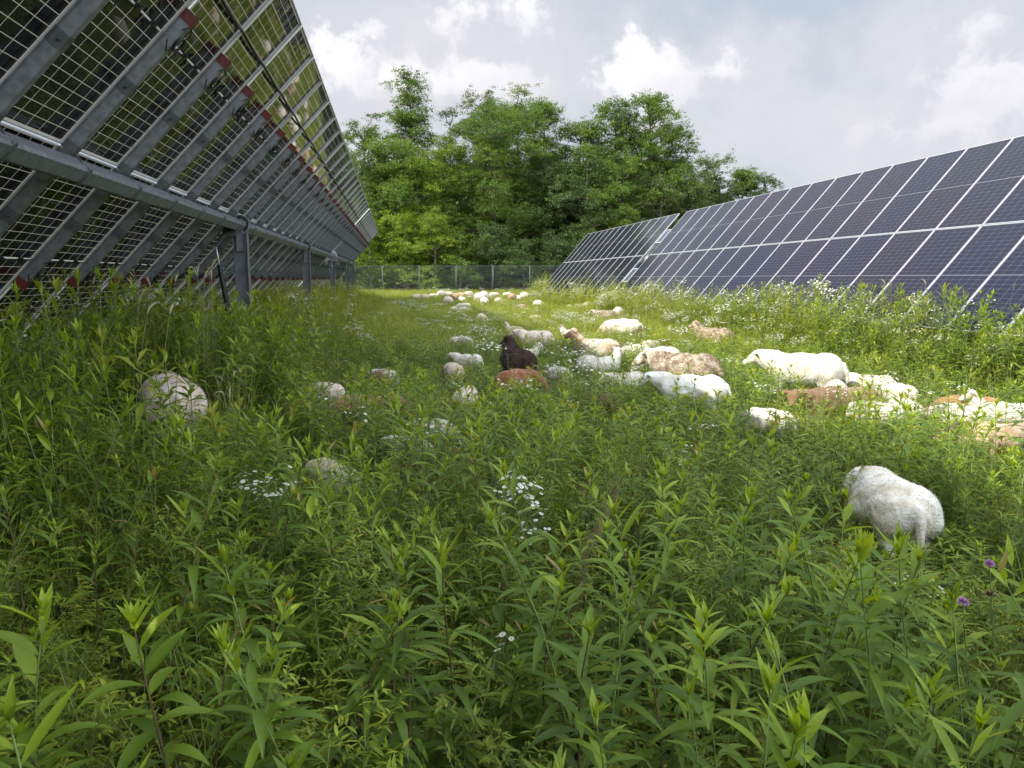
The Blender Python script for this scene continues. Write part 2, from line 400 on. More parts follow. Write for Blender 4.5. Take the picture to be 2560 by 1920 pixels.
    for blk in seams:
        for y in blk:
            base_p = Mp+np.array([0, y, 0])
            pu = add('purlin', HAT, root, base_p)
            
            for br in BRS: add(br.name.split('.')[0], br, pu)
            for cp in CAPS: add('end_cap', cp, pu)
            if detail: add('strap', STR, pu)
            if detail and y+ystart > 2:
                for s in (1, -1):
                    o = bpy.data.objects.new('cable_coil', COIL); COL.objects.link(o); o.parent = root
                    o.rotation_mode = 'QUATERNION'; o.rotation_quaternion = rotm; o.location = P(y+rng.normal(0, .012), s*1.19+rng.normal(0, .012), -.036-hd-.012)
    if detail:
        for blk in seams:
            for v, rad in ((1.68, .016),):
                mb = MB(); pts = []
                for i in range(len(blk)-1):
                    if blk[i]+ystart < -3: continue
                    for k in range(4):
                        f = k/4; sag = .035*math.sin(f*math.pi)
                        pts.append(P(blk[i]+f*PITCHP, v-sag*.6, -.05-sag))
                if pts: pts.append(P(blk[-1], v, -.05)); mb.tube(pts, rad, 6); mb.tube([p+np.array([0, 0, -.022])+.012*e1 for p in pts], .008, 5); mb.build('cable_bundle', [M['cable']], root, True)
            for s in (1, -1):
                mb = MB()
                for dv in (-.006, .008):
                    pts = []
                    for i in range(len(blk)-1):
                        if blk[i]+ystart < -3: continue
                        for k in range(4):
                            pts.append(P(blk[i]+k/4*PITCHP, s*1.145+dv+.004*math.sin(k*2.1+i), -.026-.008*(k % 2)))
                    if pts: mb.tube(pts, .003, 4)
                mb.build('module_cable', [M['cable']], root, True)
    # posts, bearings
    for j, (py, kind) in enumerate(posts):
        cx = Mp+np.array([0, py, 0])-.075*e1+cen*n
        g = float(gz(0, py+ystart))-.3
        mb = MB(); hx, fl, tk = .105, .075, .006; top = cx[2]-.10; hz = (top-g)/2; mz = (top+g)/2
        mb.box((cx[0], cx[1], mz), (hx-tk*2, tk*.8, hz))
        for s in (-1, 1): mb.box((cx[0]+s*(hx-tk), cx[1], mz), (tk, fl, hz))
        post = mb.build('post', [M['post']], root)
        mb = MB(); mb.box((cx[0]-.005, cx[1]-fl-.006+.01, top-.10), (.045, .006, .20))
        for k in range(4): mb.tube([(cx[0]-.005, cx[1]-fl-.01, top-.02-.06*k), (cx[0]-.005, cx[1]-fl+.02, top-.02-.06*k)], .011, 6)
        for s in (-1, 1): mb.box((cx[0]-.005+s*.045, cx[1]-fl+.02, top-.10), (.004, .03, .20))
        mb.build('bearing_bracket', [M['galv']], post)
        mb = MB()
        ringn = 20
        for (r0, r1, m_) in ((.130, .150, 0), (.098, .128, 1)):
            Vv = []; Ff = []
            for k in range(ringn):
                a_ = 2*math.pi*k/ringn
                for (rr, yy) in ((r0, -.035), (r1, -.035), (r1, .035), (r0, .035)):
                    Vv.append((cx[0]+rr*math.cos(a_), cx[1]+yy, cx[2]+.02+rr*math.sin(a_)))
            for k in range(ringn):
                k2 = (k+1) % ringn
                for q_ in range(4):
                    q2 = (q_+1) % 4; Ff.append((k*4+q_, k*4+q2, k2*4+q2, k2*4+q_))
            mb.raw(Vv, Ff, m_)
        mb.build('bearing', [M['galv'], M['black']], root, False)
        if kind == 'damper':
            mb = MB(); s0 = cx+np.array([-.02, -.25, -.08])
            arm = [s0, s0+np.array([-.16, -.02, -.06]), s0+np.array([-.30, -.04, -.26])]
            for dx in (-.03, .03): mb.tube([p+np.array([0, dx, 0]) for p in arm], [.035, .03, .022], 6)
            mb.box(s0+np.array([-.08, 0, -.03]), (.11, .035, .06))
            mb.build('damper_arm', [M['galvdark']], root)
            e = arm[-1]; f_ = np.array([cx[0]-.10, cx[1]-.12, .25])
            mb = MB(); d_ = (f_-e)
            mb.tube([e, e+d_*.16], .016, 8, 1); mb.tube([e+d_*.14, e+d_*.16, e+d_*.93, e+d_*.95], [.03, .038, .038, .03], 10); mb.tube([e+d_*.9, f_], .02, 8)
            mb.build('damper', [M['black'], M['frame']], root, True)
        if kind == 'drive':
            mb = MB()
            mb.tube([cx+np.array([0, -.14, .0]), cx+np.array([0, -.10, 0]), cx+np.array([0, .10, 0]), cx+np.array([0, .14, 0])], [.17, .21, .21, .17], 16)
            mb.box(cx+np.array([0, 0, -.16]), (.16, .15, .03))
            for s in (-1, 1):
                mb.box(cx+np.array([s*.20, -.05, -.16]), (.07, .02, .035)); mb.box(cx+np.array([s*.24, -.05, -.26]), (.03, .02, .09)); mb.box(cx+np.array([s*.18, -.06, -.25]), (.015, .03, .05))
            mb.tube([cx+np.array([-.1, -.1, .18]), cx+np.array([.14, -.1, .10])], .05, 8)
            mb.build('slew_drive', [M['galv']], root)
    # controller panels in the gap over the drive
    if gap_span:
        ga, gb = gap_span
        for v0 in (.68, -1.40):
            o = put('small_panel', SG, P((gb-.06) if flip else (ga+.06), v0, -.02)); f = bpy.data.objects.new('frame', SF); COL.objects.link(f); f.parent = o
        mb = MB(); yc = (ga+gb)/2
        for yy in (yc-.22, yc+.22): mb.box(P(yy, -.0, -.075), (1.42, .022, .018), (e1, e2, n))
        mb.box(P(yc, -.52, -.02), (.10, .16, .05), (e1, e2, n), 1)
        mb.build('controller_rail', [M['galv'], M['black']], root)
    return root
def seam_list(end, ncols, start2, n2, y0):
    a = [end-PITCHP*k-y0 for k in range(ncols, -1, -1)]; b_ = [start2+PITCHP*k-y0 for k in range(n2+1)]
    return [a, b_]
def mk(name, label, Mx, Mz, th, end, nc, gap, n2, posts, detail):
    y0 = end-nc*PITCHP
    ss = seam_list(end, nc, end+gap, n2, y0)      # seam positions relative to the row's start
    root = tracker(name, label, Mx, Mz, th, ss, (ss[0][-1], ss[1][0]), [(p-y0, k) for p, k in posts], ss[1][-1]+.25, detail, y0)
    root.location = (root.location.x, y0, 0)
    return root
TILT_L, TILT_R = R(47.03), R(48.97)
LMx, LMz = -2.287-.287*math.sin(TILT_L), .815+.287*math.cos(TILT_L)
mk('solar_tracker', 'near row of solar panels seen from its shaded underside, steel tube on posts, at left', LMx, LMz, TILT_L, 29.38, 33, .78, 13,
   [(3.2, ''), (12.45, 'damper'), (21.2, ''), (29.77, 'drive'), (38.6, ''), (43.4, ''), (-6, '')], True)
mk('solar_tracker', 'far row of blue solar panels seen from its sunlit front, behind the flowering weeds', 10.152, .907, TILT_R, 29.13, 25, .78, 13,
   [(12.45, ''), (21.2, ''), (29.5, 'drive'), (38.6, ''), (43.4, '')], False)

# ------------------------------------------------------------------ fence
def fence():
    c0 = np.array([FW[0], FW[1]])/math.cos(PITCH); d0 = 62.0
    def fp(X):  # foot of the fence line at picture column X
        p = c0*d0+np.array(RT[:2])*(X-1280)/FPX*d0; return p
    p0 = fp(500); top = 2.66
    root = empty('chain_link_fence', (p0[0], p0[1], .35)); tag(root, 'grey chain link fence standing in front of the trees at the end of the field', 'fence')
    dirv = np.array([RT[0], RT[1], 0.]); up = np.array([0, 0, 1.]); H = top-.35
    Ltot = (2300-500)/FPX*d0
    for k in range(-5, 16):
        X = 959.4+91.2*k; s = (X-500)/FPX*d0
        mb = MB(); mb.tube([dirv*s+up*-.3, dirv*s+up*(H+.03)], .027, 8); mb.build('post', [M['fence']], root, True)
    mb = MB(); mb.tube([up*(H-.01), dirv*Ltot+up*(H-.01)], .012, 5); mb.tube([up*.12, dirv*Ltot+up*.12], .006, 4); mb.build('top_wire', [M['fence']], root)
    # woven wire: real diagonal strips
    st = .085; n = int((Ltot+H)/st); V = []; F = []
    w = .0021; nrm = np.array([-dirv[1], dirv[0], 0])
    for sgn in (1, -1):
        s = -H+np.arange(n)*st
        a = np.clip(s, 0, Ltot); b_ = np.clip(s+H, 0, Ltot)
        if sgn > 0: za, zb = a-s, b_-s
        else: za, zb = H-(a-s), H-(b_-s)
        for (dz1, ) in ((0,),):
            A = a[:, None]*dirv+za[:, None]*up+nrm*.004*sgn; B = b_[:, None]*dirv+zb[:, None]*up+nrm*.004*sgn
            off = np.array(dirv)*w*1.4
            q = len(V)*0
            vv = np.stack([A-off, A+off, B+off, B-off], 1).reshape(-1, 3)
            V.append(vv)
    V = np.concatenate(V); F = np.arange(len(V)).reshape(-1, 4)
    add('chain_link_mesh', mesh_np('chain_link_mesh', V, F, [M['fence']]), root)
fence()

# ------------------------------------------------------------------ sheep
def blob_mesh(parts, voxel, smooth, disp=0., fuzz=0, flen=.014, eyes=None, seed=0, shaggy=0.):
    """union of ellipsoids and tapered limbs, made into one skin"""
    import bmesh
    bm = bmesh.new()
    from mathutils import Matrix
    for p in parts:
        if p[0] == 'E':
            c, r = p[1], p[2]; rot = p[3] if len(p) > 3 else 0
            mtx = Matrix.Translation(c) @ Matrix.Rotation(rot, 4, 'Y') @ Matrix.Diagonal((*r, 1))
            bmesh.ops.create_icosphere(bm, subdivisions=3, radius=1, matrix=mtx)
        else:
            pts = p[1]
            for (a, ra), (b_, rb) in zip(pts[:-1], pts[1:]):
                a = Vector(a); b_ = Vector(b_); nst = max(3, int((b_-a).length/(min(ra, rb)*.45)))
                for k in range(nst+1):
                    t = k/nst; c = a.lerp(b_, t); r = ra+(rb-ra)*t
                    sc = p[2] if len(p) > 2 else (1, 1, 1)
                    bmesh.ops.create_icosphere(bm, subdivisions=2, radius=1, matrix=Matrix.Translation(c) @ Matrix.Diagonal((r*sc[0], r*sc[1], r*sc[2], 1)))
    me = bpy.data.meshes.new('sheep_draft'); bm.to_mesh(me); bm.free()
    o = bpy.data.objects.new('sheep_draft', me); COL.objects.link(o)
    rm = o.modifiers.new('r', 'REMESH'); rm.mode = 'VOXEL'; rm.voxel_size = voxel
    sm = o.modifiers.new('s', 'SMOOTH'); sm.factor = .5; sm.iterations = smooth
    dg = bpy.context.evaluated_depsgraph_get(); ev = o.evaluated_get(dg); m2 = bpy.data.meshes.new_from_object(ev)
    bpy.data.objects.remove(o); bpy.data.meshes.remove(me)
    n = len(m2.vertices); co = np.zeros(n*3, np.float32); m2.vertices.foreach_get('co', co); co = co.reshape(-1, 3)
    no = np.zeros(n*3, np.float32); m2.vertices.foreach_get('normal', no); no = no.reshape(-1, 3)
    off = Vector((seed*3.1, seed*1.7, 0))
    body = np.clip((co[:, 2]-.28)/.12, 0, 1)*np.clip((.52-co[:, 0])/.12, 0, 1)
    for i in range(n):
        v = Vector(co[i]); d = mnoise.noise(v*5+off)*.018+mnoise.noise(v*14+off)*.008+body[i]*mnoise.noise(v*34+off)*.004
        if disp: d += body[i]*(mnoise.turbulence(v*16+off, 3, True)-.35)*disp
        co[i] += no[i]*d
    q = np.zeros(len(m2.polygons)*4, np.int32)
    ok = len(m2.loops) == len(q)
    F = [tuple(p.vertices) for p in m2.polygons]
    bpy.data.meshes.remove(m2)
    V = co.tolist(); mi = [0]*len(F)
    if fuzz:
        r = np.random.default_rng(seed); idx = r.integers(0, n, fuzz); keep = body[idx] > r.random(fuzz)*.9; idx = idx[keep]
        P = co[idx]; Nn = no[idx]; back = np.array([-.55, 0, -.75])
        d = Nn*.6+back*.55+r.normal(0, .35, P.shape); d /= np.linalg.norm(d, axis=1)[:, None]
        side = np.cross(d, Nn); side /= np.linalg.norm(side, axis=1)[:, None]+1e-6
        L = flen*(.5+r.random(len(P)))[:, None]; w = .0025+.0012*shaggy
        base = len(V); A = P-side*w-Nn*.003; B = P+side*w-Nn*.003; C = P+d*L
        V += np.stack([A, B, C], 1).reshape(-1, 3).tolist()
        F += [(base+3*i, base+3*i+1, base+3*i+2) for i in range(len(P))]; mi += [0]*len(P)
    nf = len(F)
    for e in eyes or []:
        bm = bmesh.new(); bmesh.ops.create_icosphere(bm, subdivisions=2, radius=e[1], matrix=Matrix.Translation(e[0])); b0 = len(V)
        V += [tuple(v.co) for v in bm.verts]; F += [tuple(b0+v.index for v in f.verts) for f in bm.faces]; mi += [1]*len(bm.faces); bm.free()
    me = mesh_np('fleece_body', V, F, [], None, True)
    return me, mi
def sheep_parts(pose, turn=0, fat=1., leg=1.):
    t = ['E', 'C']
    P = [('E', (0, 0, .505), (.44, .225*fat, .200)), ('E', (-.27, 0, .495), (.245, .245*fat, .215)), ('E', (.24, 0, .49), (.22, .205*fat, .205)), ('E', (0, 0, .43), (.34, .245*fat, .18)),
         ('E', (-.12, .0, .60), (.33, .11, .085))]
    for s in (-1, 1):
        P += [('C', [((.27, s*.10, .40), .085), ((.285, s*.11, .27), .045), ((.27, s*.11, .20), .034), ((.27, s*.11, .05), .026), ((.285, s*.11, .025), .032)])]
        P += [('C', [((-.33, s*.12, .46), .125), ((-.27, s*.13, .32), .07), ((-.39, s*.12, .23), .036), ((-.37, s*.12, .05), .027), ((-.355, s*.12, .025), .033)])]
    P += [('C', [((-.49, 0, .57), .045), ((-.545, 0, .46), .032), ((-.55, 0, .34), .022)])]
    if pose == 'graze': N0, N1, H0, H1 = (.38, 0, .50), (.60, 0, .33), (.66, 0, .24), (.78, 0, .09)
    elif pose == 'level': N0, N1, H0, H1 = (.36, 0, .56), (.54, 0, .61), (.60, 0, .63), (.765, 0, .52)
    else: N0, N1, H0, H1 = (.35, 0, .58), (.46, 0, .72), (.50, 0, .82), (.665, 0, .72)
    N0, N1, H0, H1 = map(Vector, (N0, N1, H0, H1))
    hd = H1-H0; c, s_ = math.cos(turn), math.sin(turn); hd = Vector((hd.x*c-hd.y*s_, hd.x*s_+hd.y*c, hd.z)); H1 = H0+hd
    sidev = hd.cross(Vector((0, 0, 1))).normalized(); upv = sidev.cross(hd).normalized()
    P += [('C', [(tuple(N0), .165), (tuple(N1), .115), (tuple(H0), .088)])]
    P += [('C', [(tuple(H0), .088), (tuple(H0.lerp(H1, .35)), .080), (tuple(H0.lerp(H1, .75)), .056), (tuple(H1), .046)])]
    for s in (-1, 1):
        e0 = H0-hd.normalized()*.01+sidev*s*.06+upv*.045; e1 = H0-hd.normalized()*.035+sidev*s*.185+upv*.035
        P += [('C', [(tuple(e0), .020), (tuple(e0.lerp(e1, .5)), .030), (tuple(e1), .013)], (1.0, 1.0, .8))]
    eyes = [(H0.lerp(H1, .36)+sidev*s*.060+upv*.025, .013) for s in (-1, 1)]+[(H1+hd.normalized()*.030+sidev*s*.018-upv*.005, .009) for s in (-1, 1)]
    return P, eyes
def fleece_mat(name, kind):
    m, nt, b = mat(name); oi = N(nt, 'ShaderNodeObjectInfo'); tc = N(nt, 'ShaderNodeTexCoord')
    def nz(s, d=4, off=True):
        v = N(nt, 'ShaderNodeVectorMath'); v.operation = 'ADD'; nt.links.new(tc.outputs['Object'], v.inputs[0])
        cx = N(nt, 'ShaderNodeCombineXYZ'); nt.links.new(mth(nt, 'MULTIPLY', oi.outputs['Random'], 40.), cx.inputs[0]); nt.links.new(cx.outputs[0], v.inputs[1])
        n = N(nt, 'ShaderNodeTexNoise'); n.inputs['Scale'].default_value = s; n.inputs['Detail'].default_value = d; nt.links.new(v.outputs[0], n.inputs[0]); return n.outputs[0]
    c = oi.outputs['Color']
    dirt = ramp(nt, nz(7, 6), [(.36, (.66, .57, .43)), (.5, (.92, .88, .82)), (.6, (1, 1, 1))])
    c = mixc(nt, .75, c, mixc(nt, 1., c, dirt, 'MULTIPLY'))
    if kind == 'patch':
        f = ramp(nt, nz(2.2, 3), [(.47, (0, 0, 0)), (.56, (1, 1, 1))]); c = mixc(nt, f, c, (.28, .18, .11))
    if kind == 'shag':
        f = ramp(nt, nz(11, 8), [(.40, (0, 0, 0)), (.60, (1, 1, 1))]); c = mixc(nt, mth(nt, 'MULTIPLY', f, .8), c, (.22, .15, .08))
    nt.links.new(c, b.inputs['Base Color']); b.inputs['Roughness'].default_value = .95; b.inputs['Specular IOR Level'].default_value = .15
    b.inputs['Sheen Weight'].default_value = .25
    bu = N(nt, 'ShaderNodeBump'); bu.inputs['Strength'].default_value = .8; bu.inputs['Distance'].default_value = .010
    nt.links.new(nz(60 if kind != 'shag' else 35, 5), bu.inputs['Height']); nt.links.new(bu.outputs[0], b.inputs['Normal'])
    return m
FM = {k: fleece_mat('fleece_'+k, k) for k in ('plain', 'patch', 'shag')}
EYE = simple('eye', (.015, .01, .008), .25)
RAW = {}
def raw(pose, turn, shaggy):
    key = (pose, turn, shaggy)
    if key not in RAW:
        P, eyes = sheep_parts(pose, turn, 1.08 if shaggy else 1.0)
        RAW[key] = blob_mesh(P, .0135, 7, .02 if shaggy else 0, 36000 if shaggy else 12000, .024 if shaggy else .013, eyes, len(RAW)+1, 1. if shaggy else 0)
    return RAW[key]
SM = {}
def sheep_mesh(pose, turn, fm, shaggy):
    key = (pose, turn, fm, shaggy)
    if key not in SM:
        me, mi = raw(pose, turn, shaggy); me = me.copy(); me.name = 'sheep'
        me.materials.append(FM[fm]); me.materials.append(EYE); me.polygons.foreach_set('material_index', np.array(mi, np.int32)); SM[key] = me
    return SM[key]
WH, CR, TN, RU, DK, BR_, PK = (.71, .67, .59), (.62, .54, .42), (.42, .31, .20), (.28, .115, .048), (.075, .042, .028), (.22, .12, .06), (.74, .62, .54)
# X, Y (photo pixels of the top of the back), heading, pose, turn, colour, fleece, shaggy, scale, label
S = [
 (2222, 1183, 76, 'graze', .2, (.84, .80, .72), 'plain', 0, 1.0, 'big woolly off-white sheep grazing alone, the one closest to the camera'),
 (418, 938, 120, 'graze', 0, PK, 'plain', 0, 1.05, 'pinkish white sheep seen from behind in deep weeds, the one furthest left'),
 (1296, 922, 35, 'graze', 0, RU, 'plain', 0, 1.0, 'rust brown sheep rump directly in front of the dark woolly sheep'),
 (1292, 868, 100, 'up', .8, DK, 'plain', 1, 1.0, 'dark brown woolly sheep with pricked ears, head raised, seen from behind'),
 (1338, 826, 175, 'level', 0, PK, 'plain', 0, 1.0, 'slim white sheep side on, just behind the dark woolly sheep'),
 (1286, 815, 150, 'up', .3, CR, 'plain', 0, .95, 'cream sheep with its head up, behind the slim side-on white sheep'),
 (1312, 872, 20, 'up', 0, WH, 'plain', 0, .62, 'white lamb head and shoulders right beside the dark woolly sheep'),
 (1490, 846, 168, 'up', .2, CR, 'patch', 0, 1.0, 'long necked tan and white sheep with raised head, among daisies'),
 (1424, 824, 140, 'up', 0, WH, 'patch', 0, .9, 'white headed sheep looking out behind the long necked tan one'),
 (1476, 888, 100, 'graze', 0, WH, 'plain', 0, 1.0, 'white sheep seen from behind under the daisy heads'),
 (1522, 890, 45, 'up', -.4, WH, 'plain', 0, .95, 'white sheep with raised head and flat ears, right of the one under daisies'),
 (1520, 985, 85, 'graze', 0, BR_, 'plain', 0, .8, 'dark brown lamb half hidden in front of the white sheep under daisies'),
 (1568, 930, 190, 'level', 0, WH, 'plain', 0, .6, 'small white lamb lying between the raised head sheep and the shorn one'),
 (1712, 880, 152, 'level', 0, (.62, .54, .44), 'shag', 1, 1.12, 'large sheep shedding matted brown and cream wool, seen from behind'),
 (1650, 868, 200, 'graze', 0, WH, 'plain', 0, 1.0, 'white sheep with a brown ear against the shedding sheep'),
 (1592, 860, 160, 'graze', 0, WH, 'plain', 0, .95, 'white sheep left of the brown eared one, back only'),
 (1626, 850, 30, 'graze', 0, CR, 'plain', 0, .95, 'cream back showing behind the brown eared white sheep'),
 (1728, 936, 178, 'level', .2, (.78, .76, .72), 'plain', 0, .98, 'smooth shorn white sheep side on in front of the shedding sheep'),
 (1556, 797, 172, 'graze', 0, WH, 'patch', 0, 1.05, 'long white back with a tan shoulder, side on, alone in sunlit grass'),
 (1512, 774, 175, 'level', 0, CR, 'shag', 1, .95, 'shaggy tan sheep with a pale head, behind the long white back'),
 (1546, 767, 80, 'graze', 0, WH, 'plain', 0, .95, 'round white rump right of the shaggy tan sheep'),
 (1448, 759, 120, 'graze', 0, WH, 'plain', 0, 1.0, 'white sheep between the small black sheep and a tan one'),
 (1470, 754, 60, 'graze', 0, CR, 'patch', 0, .95, 'tan sheep at the right shoulder of a white one, beyond the shaggy tan sheep'),
 (1434, 752, 200, 'graze', 0, DK, 'plain', 0, .85, 'small black sheep far out, the only black one in its cluster'),
 (1422, 761, 110, 'graze', 0, CR, 'plain', 0, .8, 'cream lamb left of the small black sheep'),
 (1688, 787, 95, 'graze', 0, WH, 'plain', 0, .75, 'lone white lamb below the middle of the right hand panels'),
 (1785, 818, 172, 'up', .1, (.62, .52, .40), 'shag', 1, .95, 'shaggy buff sheep with clean white head raised, standing alone'),
 (2010, 882, 172, 'level', .0, WH, 'plain', 0, 1.12, 'brilliant white sheep side on in full sun with its head level'),
 (2129, 833, 100, 'graze', 0, (.72, .71, .66), 'plain', 0, .95, 'grey white rump alone near the weeds under the right panels'),
 (2090, 948, 60, 'graze', 0, WH, 'plain', 0, .6, 'white lamb tucked behind the brilliant white sheep'),
 (2055, 968, 195, 'level', .5, BR_, 'plain', 0, 1.0, 'brown sheep with sideways ears below the brilliant white sheep'),
 (2146, 966, 10, 'graze', 0, (.42, .25, .13), 'patch', 0, .95, 'tan brown back between the sideways eared brown sheep and white lambs'),
 (2180, 936, 165, 'level', 0, WH, 'plain', 0, .85, 'white lamb with head up, uppermost of the white lamb cluster'),
 (2244, 957, 95, 'graze', 0, WH, 'plain', 0, .85, 'white woolly rump at the right of the lamb cluster'),
 (2186, 1003, 120, 'graze', 0, WH, 'plain', 0, .72, 'white lamb lowest left in the lamb cluster, tan ear'),
 (2262, 996, 80, 'graze', 0, WH, 'plain', 0, .75, 'white lamb lowest right in the lamb cluster'),
 (2392, 1008, 110, 'graze', 0, WH, 'plain', 0, .68, 'white lamb at the left flank of the russet sheep'),
 (2425, 988, 175, 'graze', 0, (.40, .20, .09), 'plain', 0, 1.0, 'russet sheep back side on, behind white lambs at the right edge'),
 (2505, 1004, 178, 'up', .0, WH, 'plain', 0, .78, 'white lamb with a long ear and raised face at the right edge'),
 (2462, 1054, 160, 'graze', 0, (.62, .46, .30), 'plain', 0, .9, 'tan back low in front of the long eared white lamb'),
 (2540, 1058, 20, 'graze', 0, TN, 'plain', 0, .9, 'brown tan sheep cut by the right edge of the picture'),
 (813, 955, 165, 'graze', 0, PK, 'plain', 0, 1.0, 'pale pinkish rump in the shade behind yellow centred daisies'),
 (893, 985, 10, 'graze', 0, (.42, .25, .13), 'plain', 0, .95, 'light brown body in shade touching the pale pinkish rump'),
 (955, 922, 150, 'graze', 0, WH, 'patch', 0, .95, 'white and tan back behind the light brown body'),
 (739, 900, 170, 'graze', 0, TN, 'shag', 1, .9, 'matted tan fleece barely visible through dark weeds'),
 (825, 1150, 130, 'graze', 0, (.60, .53, .38), 'plain', 0, .9, 'buff sheep buried in shaded weeds, nearest on the left half'),
 (1057, 1046, 20, 'graze', 0, WH, 'plain', 0, .65, 'white lamb in weeds, right one of a pair in the shade'),
 (1010, 1090, 160, 'graze', 0, WH, 'plain', 0, .65, 'white lamb in weeds, left one of a pair in the shade'),
 (992, 990, 100, 'graze', 0, BR_, 'plain', 0, .9, 'brown sheep mostly hidden above the pair of lambs'),
 (1132, 906, 110, 'graze', 0, CR, 'plain', 0, .9, 'cream sheep below the hanging daisies left of the rust rump'),
 (1166, 965, 80, 'graze', 0, PK, 'plain', 0, .85, 'pale pink lamb close to the left of the rust rump'),
 (1152, 840, 160, 'graze', 0, (.66, .58, .5), 'plain', 0, .95, 'greyish sheep behind the thick white daisy patch'),
 (1168, 884, 165, 'level', .2, WH, 'plain', 0, .7, 'white lamb with a dark ear tip inside the daisy patch'),
 (1398, 915, 95, 'graze', 0, WH, 'plain', 0, .7, 'white lamb strip seen between the rust rump and the white rear'),
 (1920, 1020, 130, 'graze', 0, (.7, .66, .6), 'plain', 0, .6, 'shaded lamb low in weeds beneath the brilliant white sheep'),
 (1339, 787, 130, 'graze', 0, WH, 'patch', 0, .85, 'white lamb alone beyond the slim side-on sheep'),
 (1203, 783, 90, 'graze', 0, CR, 'plain', 0, .8, 'cream lamb alone in tall grass beyond the daisy patch'),
]
far = [(1042, 735, 'CR', 'faint cream sheep at the left end of the distant flock'), (1060, 735, 'CR', 'cream sheep second from the left end of the distant flock'),
 (1084, 734, 'WH', 'white sheep just left of a touching distant pair'), (1104, 727, 'PK', 'pinkish left one of a touching distant pair'), (1120, 729, 'PK', 'pinkish right one of a touching distant pair'),
 (1119, 741, 'PK', 'pinkish sheep directly below the touching distant pair'), (1134, 732, 'TN', 'tan sheep right of the touching distant pair'), (1151, 731, 'TN', 'pale tan sheep above the big white distant rump'),
 (1150, 742, 'WH', 'big white rump low in the left part of the distant flock'), (1172, 728, 'PK', 'pinkish sheep standing single beside the dark tall weed'), (1159, 757, 'WH', 'white lamb between the big rump and the lower pair'),
 (1134, 766, 'PK', 'low left sheep of the lower distant pair'), (1162, 767, 'WH', 'low right sheep of the lower distant pair'), (1196, 732, 'WH', 'white sheep at the left of the densest distant bunch'),
 (1209, 727, 'WH', 'white sheep on top of the densest distant bunch'), (1219, 734, 'WH', 'white sheep at the right of the densest distant bunch'), (1210, 743, 'WH', 'white sheep at the bottom of the densest distant bunch'),
 (1236, 731, 'WH', 'round white sheep right of the densest distant bunch'), (1269, 731, 'WH', 'white sheep midway along the distant flock, tan neighbour'), (1279, 733, 'TN', 'tan sheep leaning on a white one midway along the distant flock'),
 (1292, 738, 'WH', 'white sheep below the middle of the distant flock'), (1311, 730, 'PK', 'pinkish sheep before the end of the far panels'), (1323, 734, 'PK', 'pinkish sheep right of the one before the far panels'),
 (1344, 750, 'WH', 'white sheep low left of the white pair by the far panels'), (1361, 742, 'WH', 'white sheep, left of the white pair by the far panels'), (1379, 746, 'WH', 'white sheep, right of the white pair by the far panels'),
 (1396, 741, 'TN', 'tan sheep by the far panels, left of a reddish one'), (1412, 742, 'RU', 'reddish sheep nearest the far panels'), (1306, 760, 'TN', 'tan sheep hidden in grass below the middle of the distant flock'),
 (1247, 744, 'CR', 'cream sheep low between the dense bunch and the middle')]
CM = dict(WH=WH, CR=CR, TN=TN, RU=(.42, .2, .12), PK=PK)
rs = random.Random(5)
for (X, Y, c, lab) in far:
    S.append((X, Y, rs.choice([80, 95, 110, 140, 60, 170, 20]), 'graze', 0, CM[c], 'patch' if c in ('TN',) else 'plain', 0, rs.uniform(.88, 1.04), lab))
SW = [200, 150, 117, 90, 85, 45, 35, 110, 50, 75, 70, 45, 45, 150, 100, 45, 45, 150, 88, 50, 30, 28, 28, 23, 20, 28, 75, 150, 55, 30, 130, 72, 70, 60, 50, 60, 40, 105, 80, 90, 90, 85, 100, 75, 75, 100, 46, 40, 60, 50, 45, 60, 30, 35, 36, 25, 25]
def fit_size(X, Y, hd, wpx):
    """body size that gives the width seen in the photo"""
    sc = .8
    for _ in range(25):
        x, y = place(X, Y, .695*sc); rel = R(hd)-math.atan2(y, x); dep = math.hypot(x, y)
        k = (.95*abs(math.sin(rel))+.42*abs(math.cos(rel)))*FPX/dep
        sc = .5*sc+.5*min(1.18, max(.57, wpx*1.15/k))
    return sc
SHEEP = []
for i, (X, Y, hd, pose, turn, col, fm, sh, sc, lab) in enumerate(S):
    if 2 < i < 57 and 100 < hd < 185: hd = 90+(hd-90)*.66
    sc = fit_size(X, Y, hd, SW[i] if i < len(SW) else (28 if 'big' in lab else 22))
    h = .695*sc+(.02 if sh else 0)
    x, y = place(X, Y, h)
    me = sheep_mesh(pose, turn, fm, sh)
    o = add('sheep', me, None, (x, y, float(gz(x, y))-.01)); o.rotation_euler = (0, 0, R(hd+rs.uniform(-6, 6))); o.scale = (sc, sc, sc)
    j = rs.uniform(-.04, .04); o.color = (min(.86, col[0]+j*col[0]), min(.86, col[1]+j*col[1]), min(.86, col[2]+j*col[2]), 1)
    tag(o, lab, 'sheep', 'flock of sheep grazing between the panel rows'); SHEEP.append((x, y, o.rotation_euler.z, sc, any(k in lab for k in ('pair in the shade', 'buff sheep', 'barely visible', 'mostly hidden', 'half hidden', 'shaded lamb', 'light brown body'))))
print('sheep', len(SHEEP))

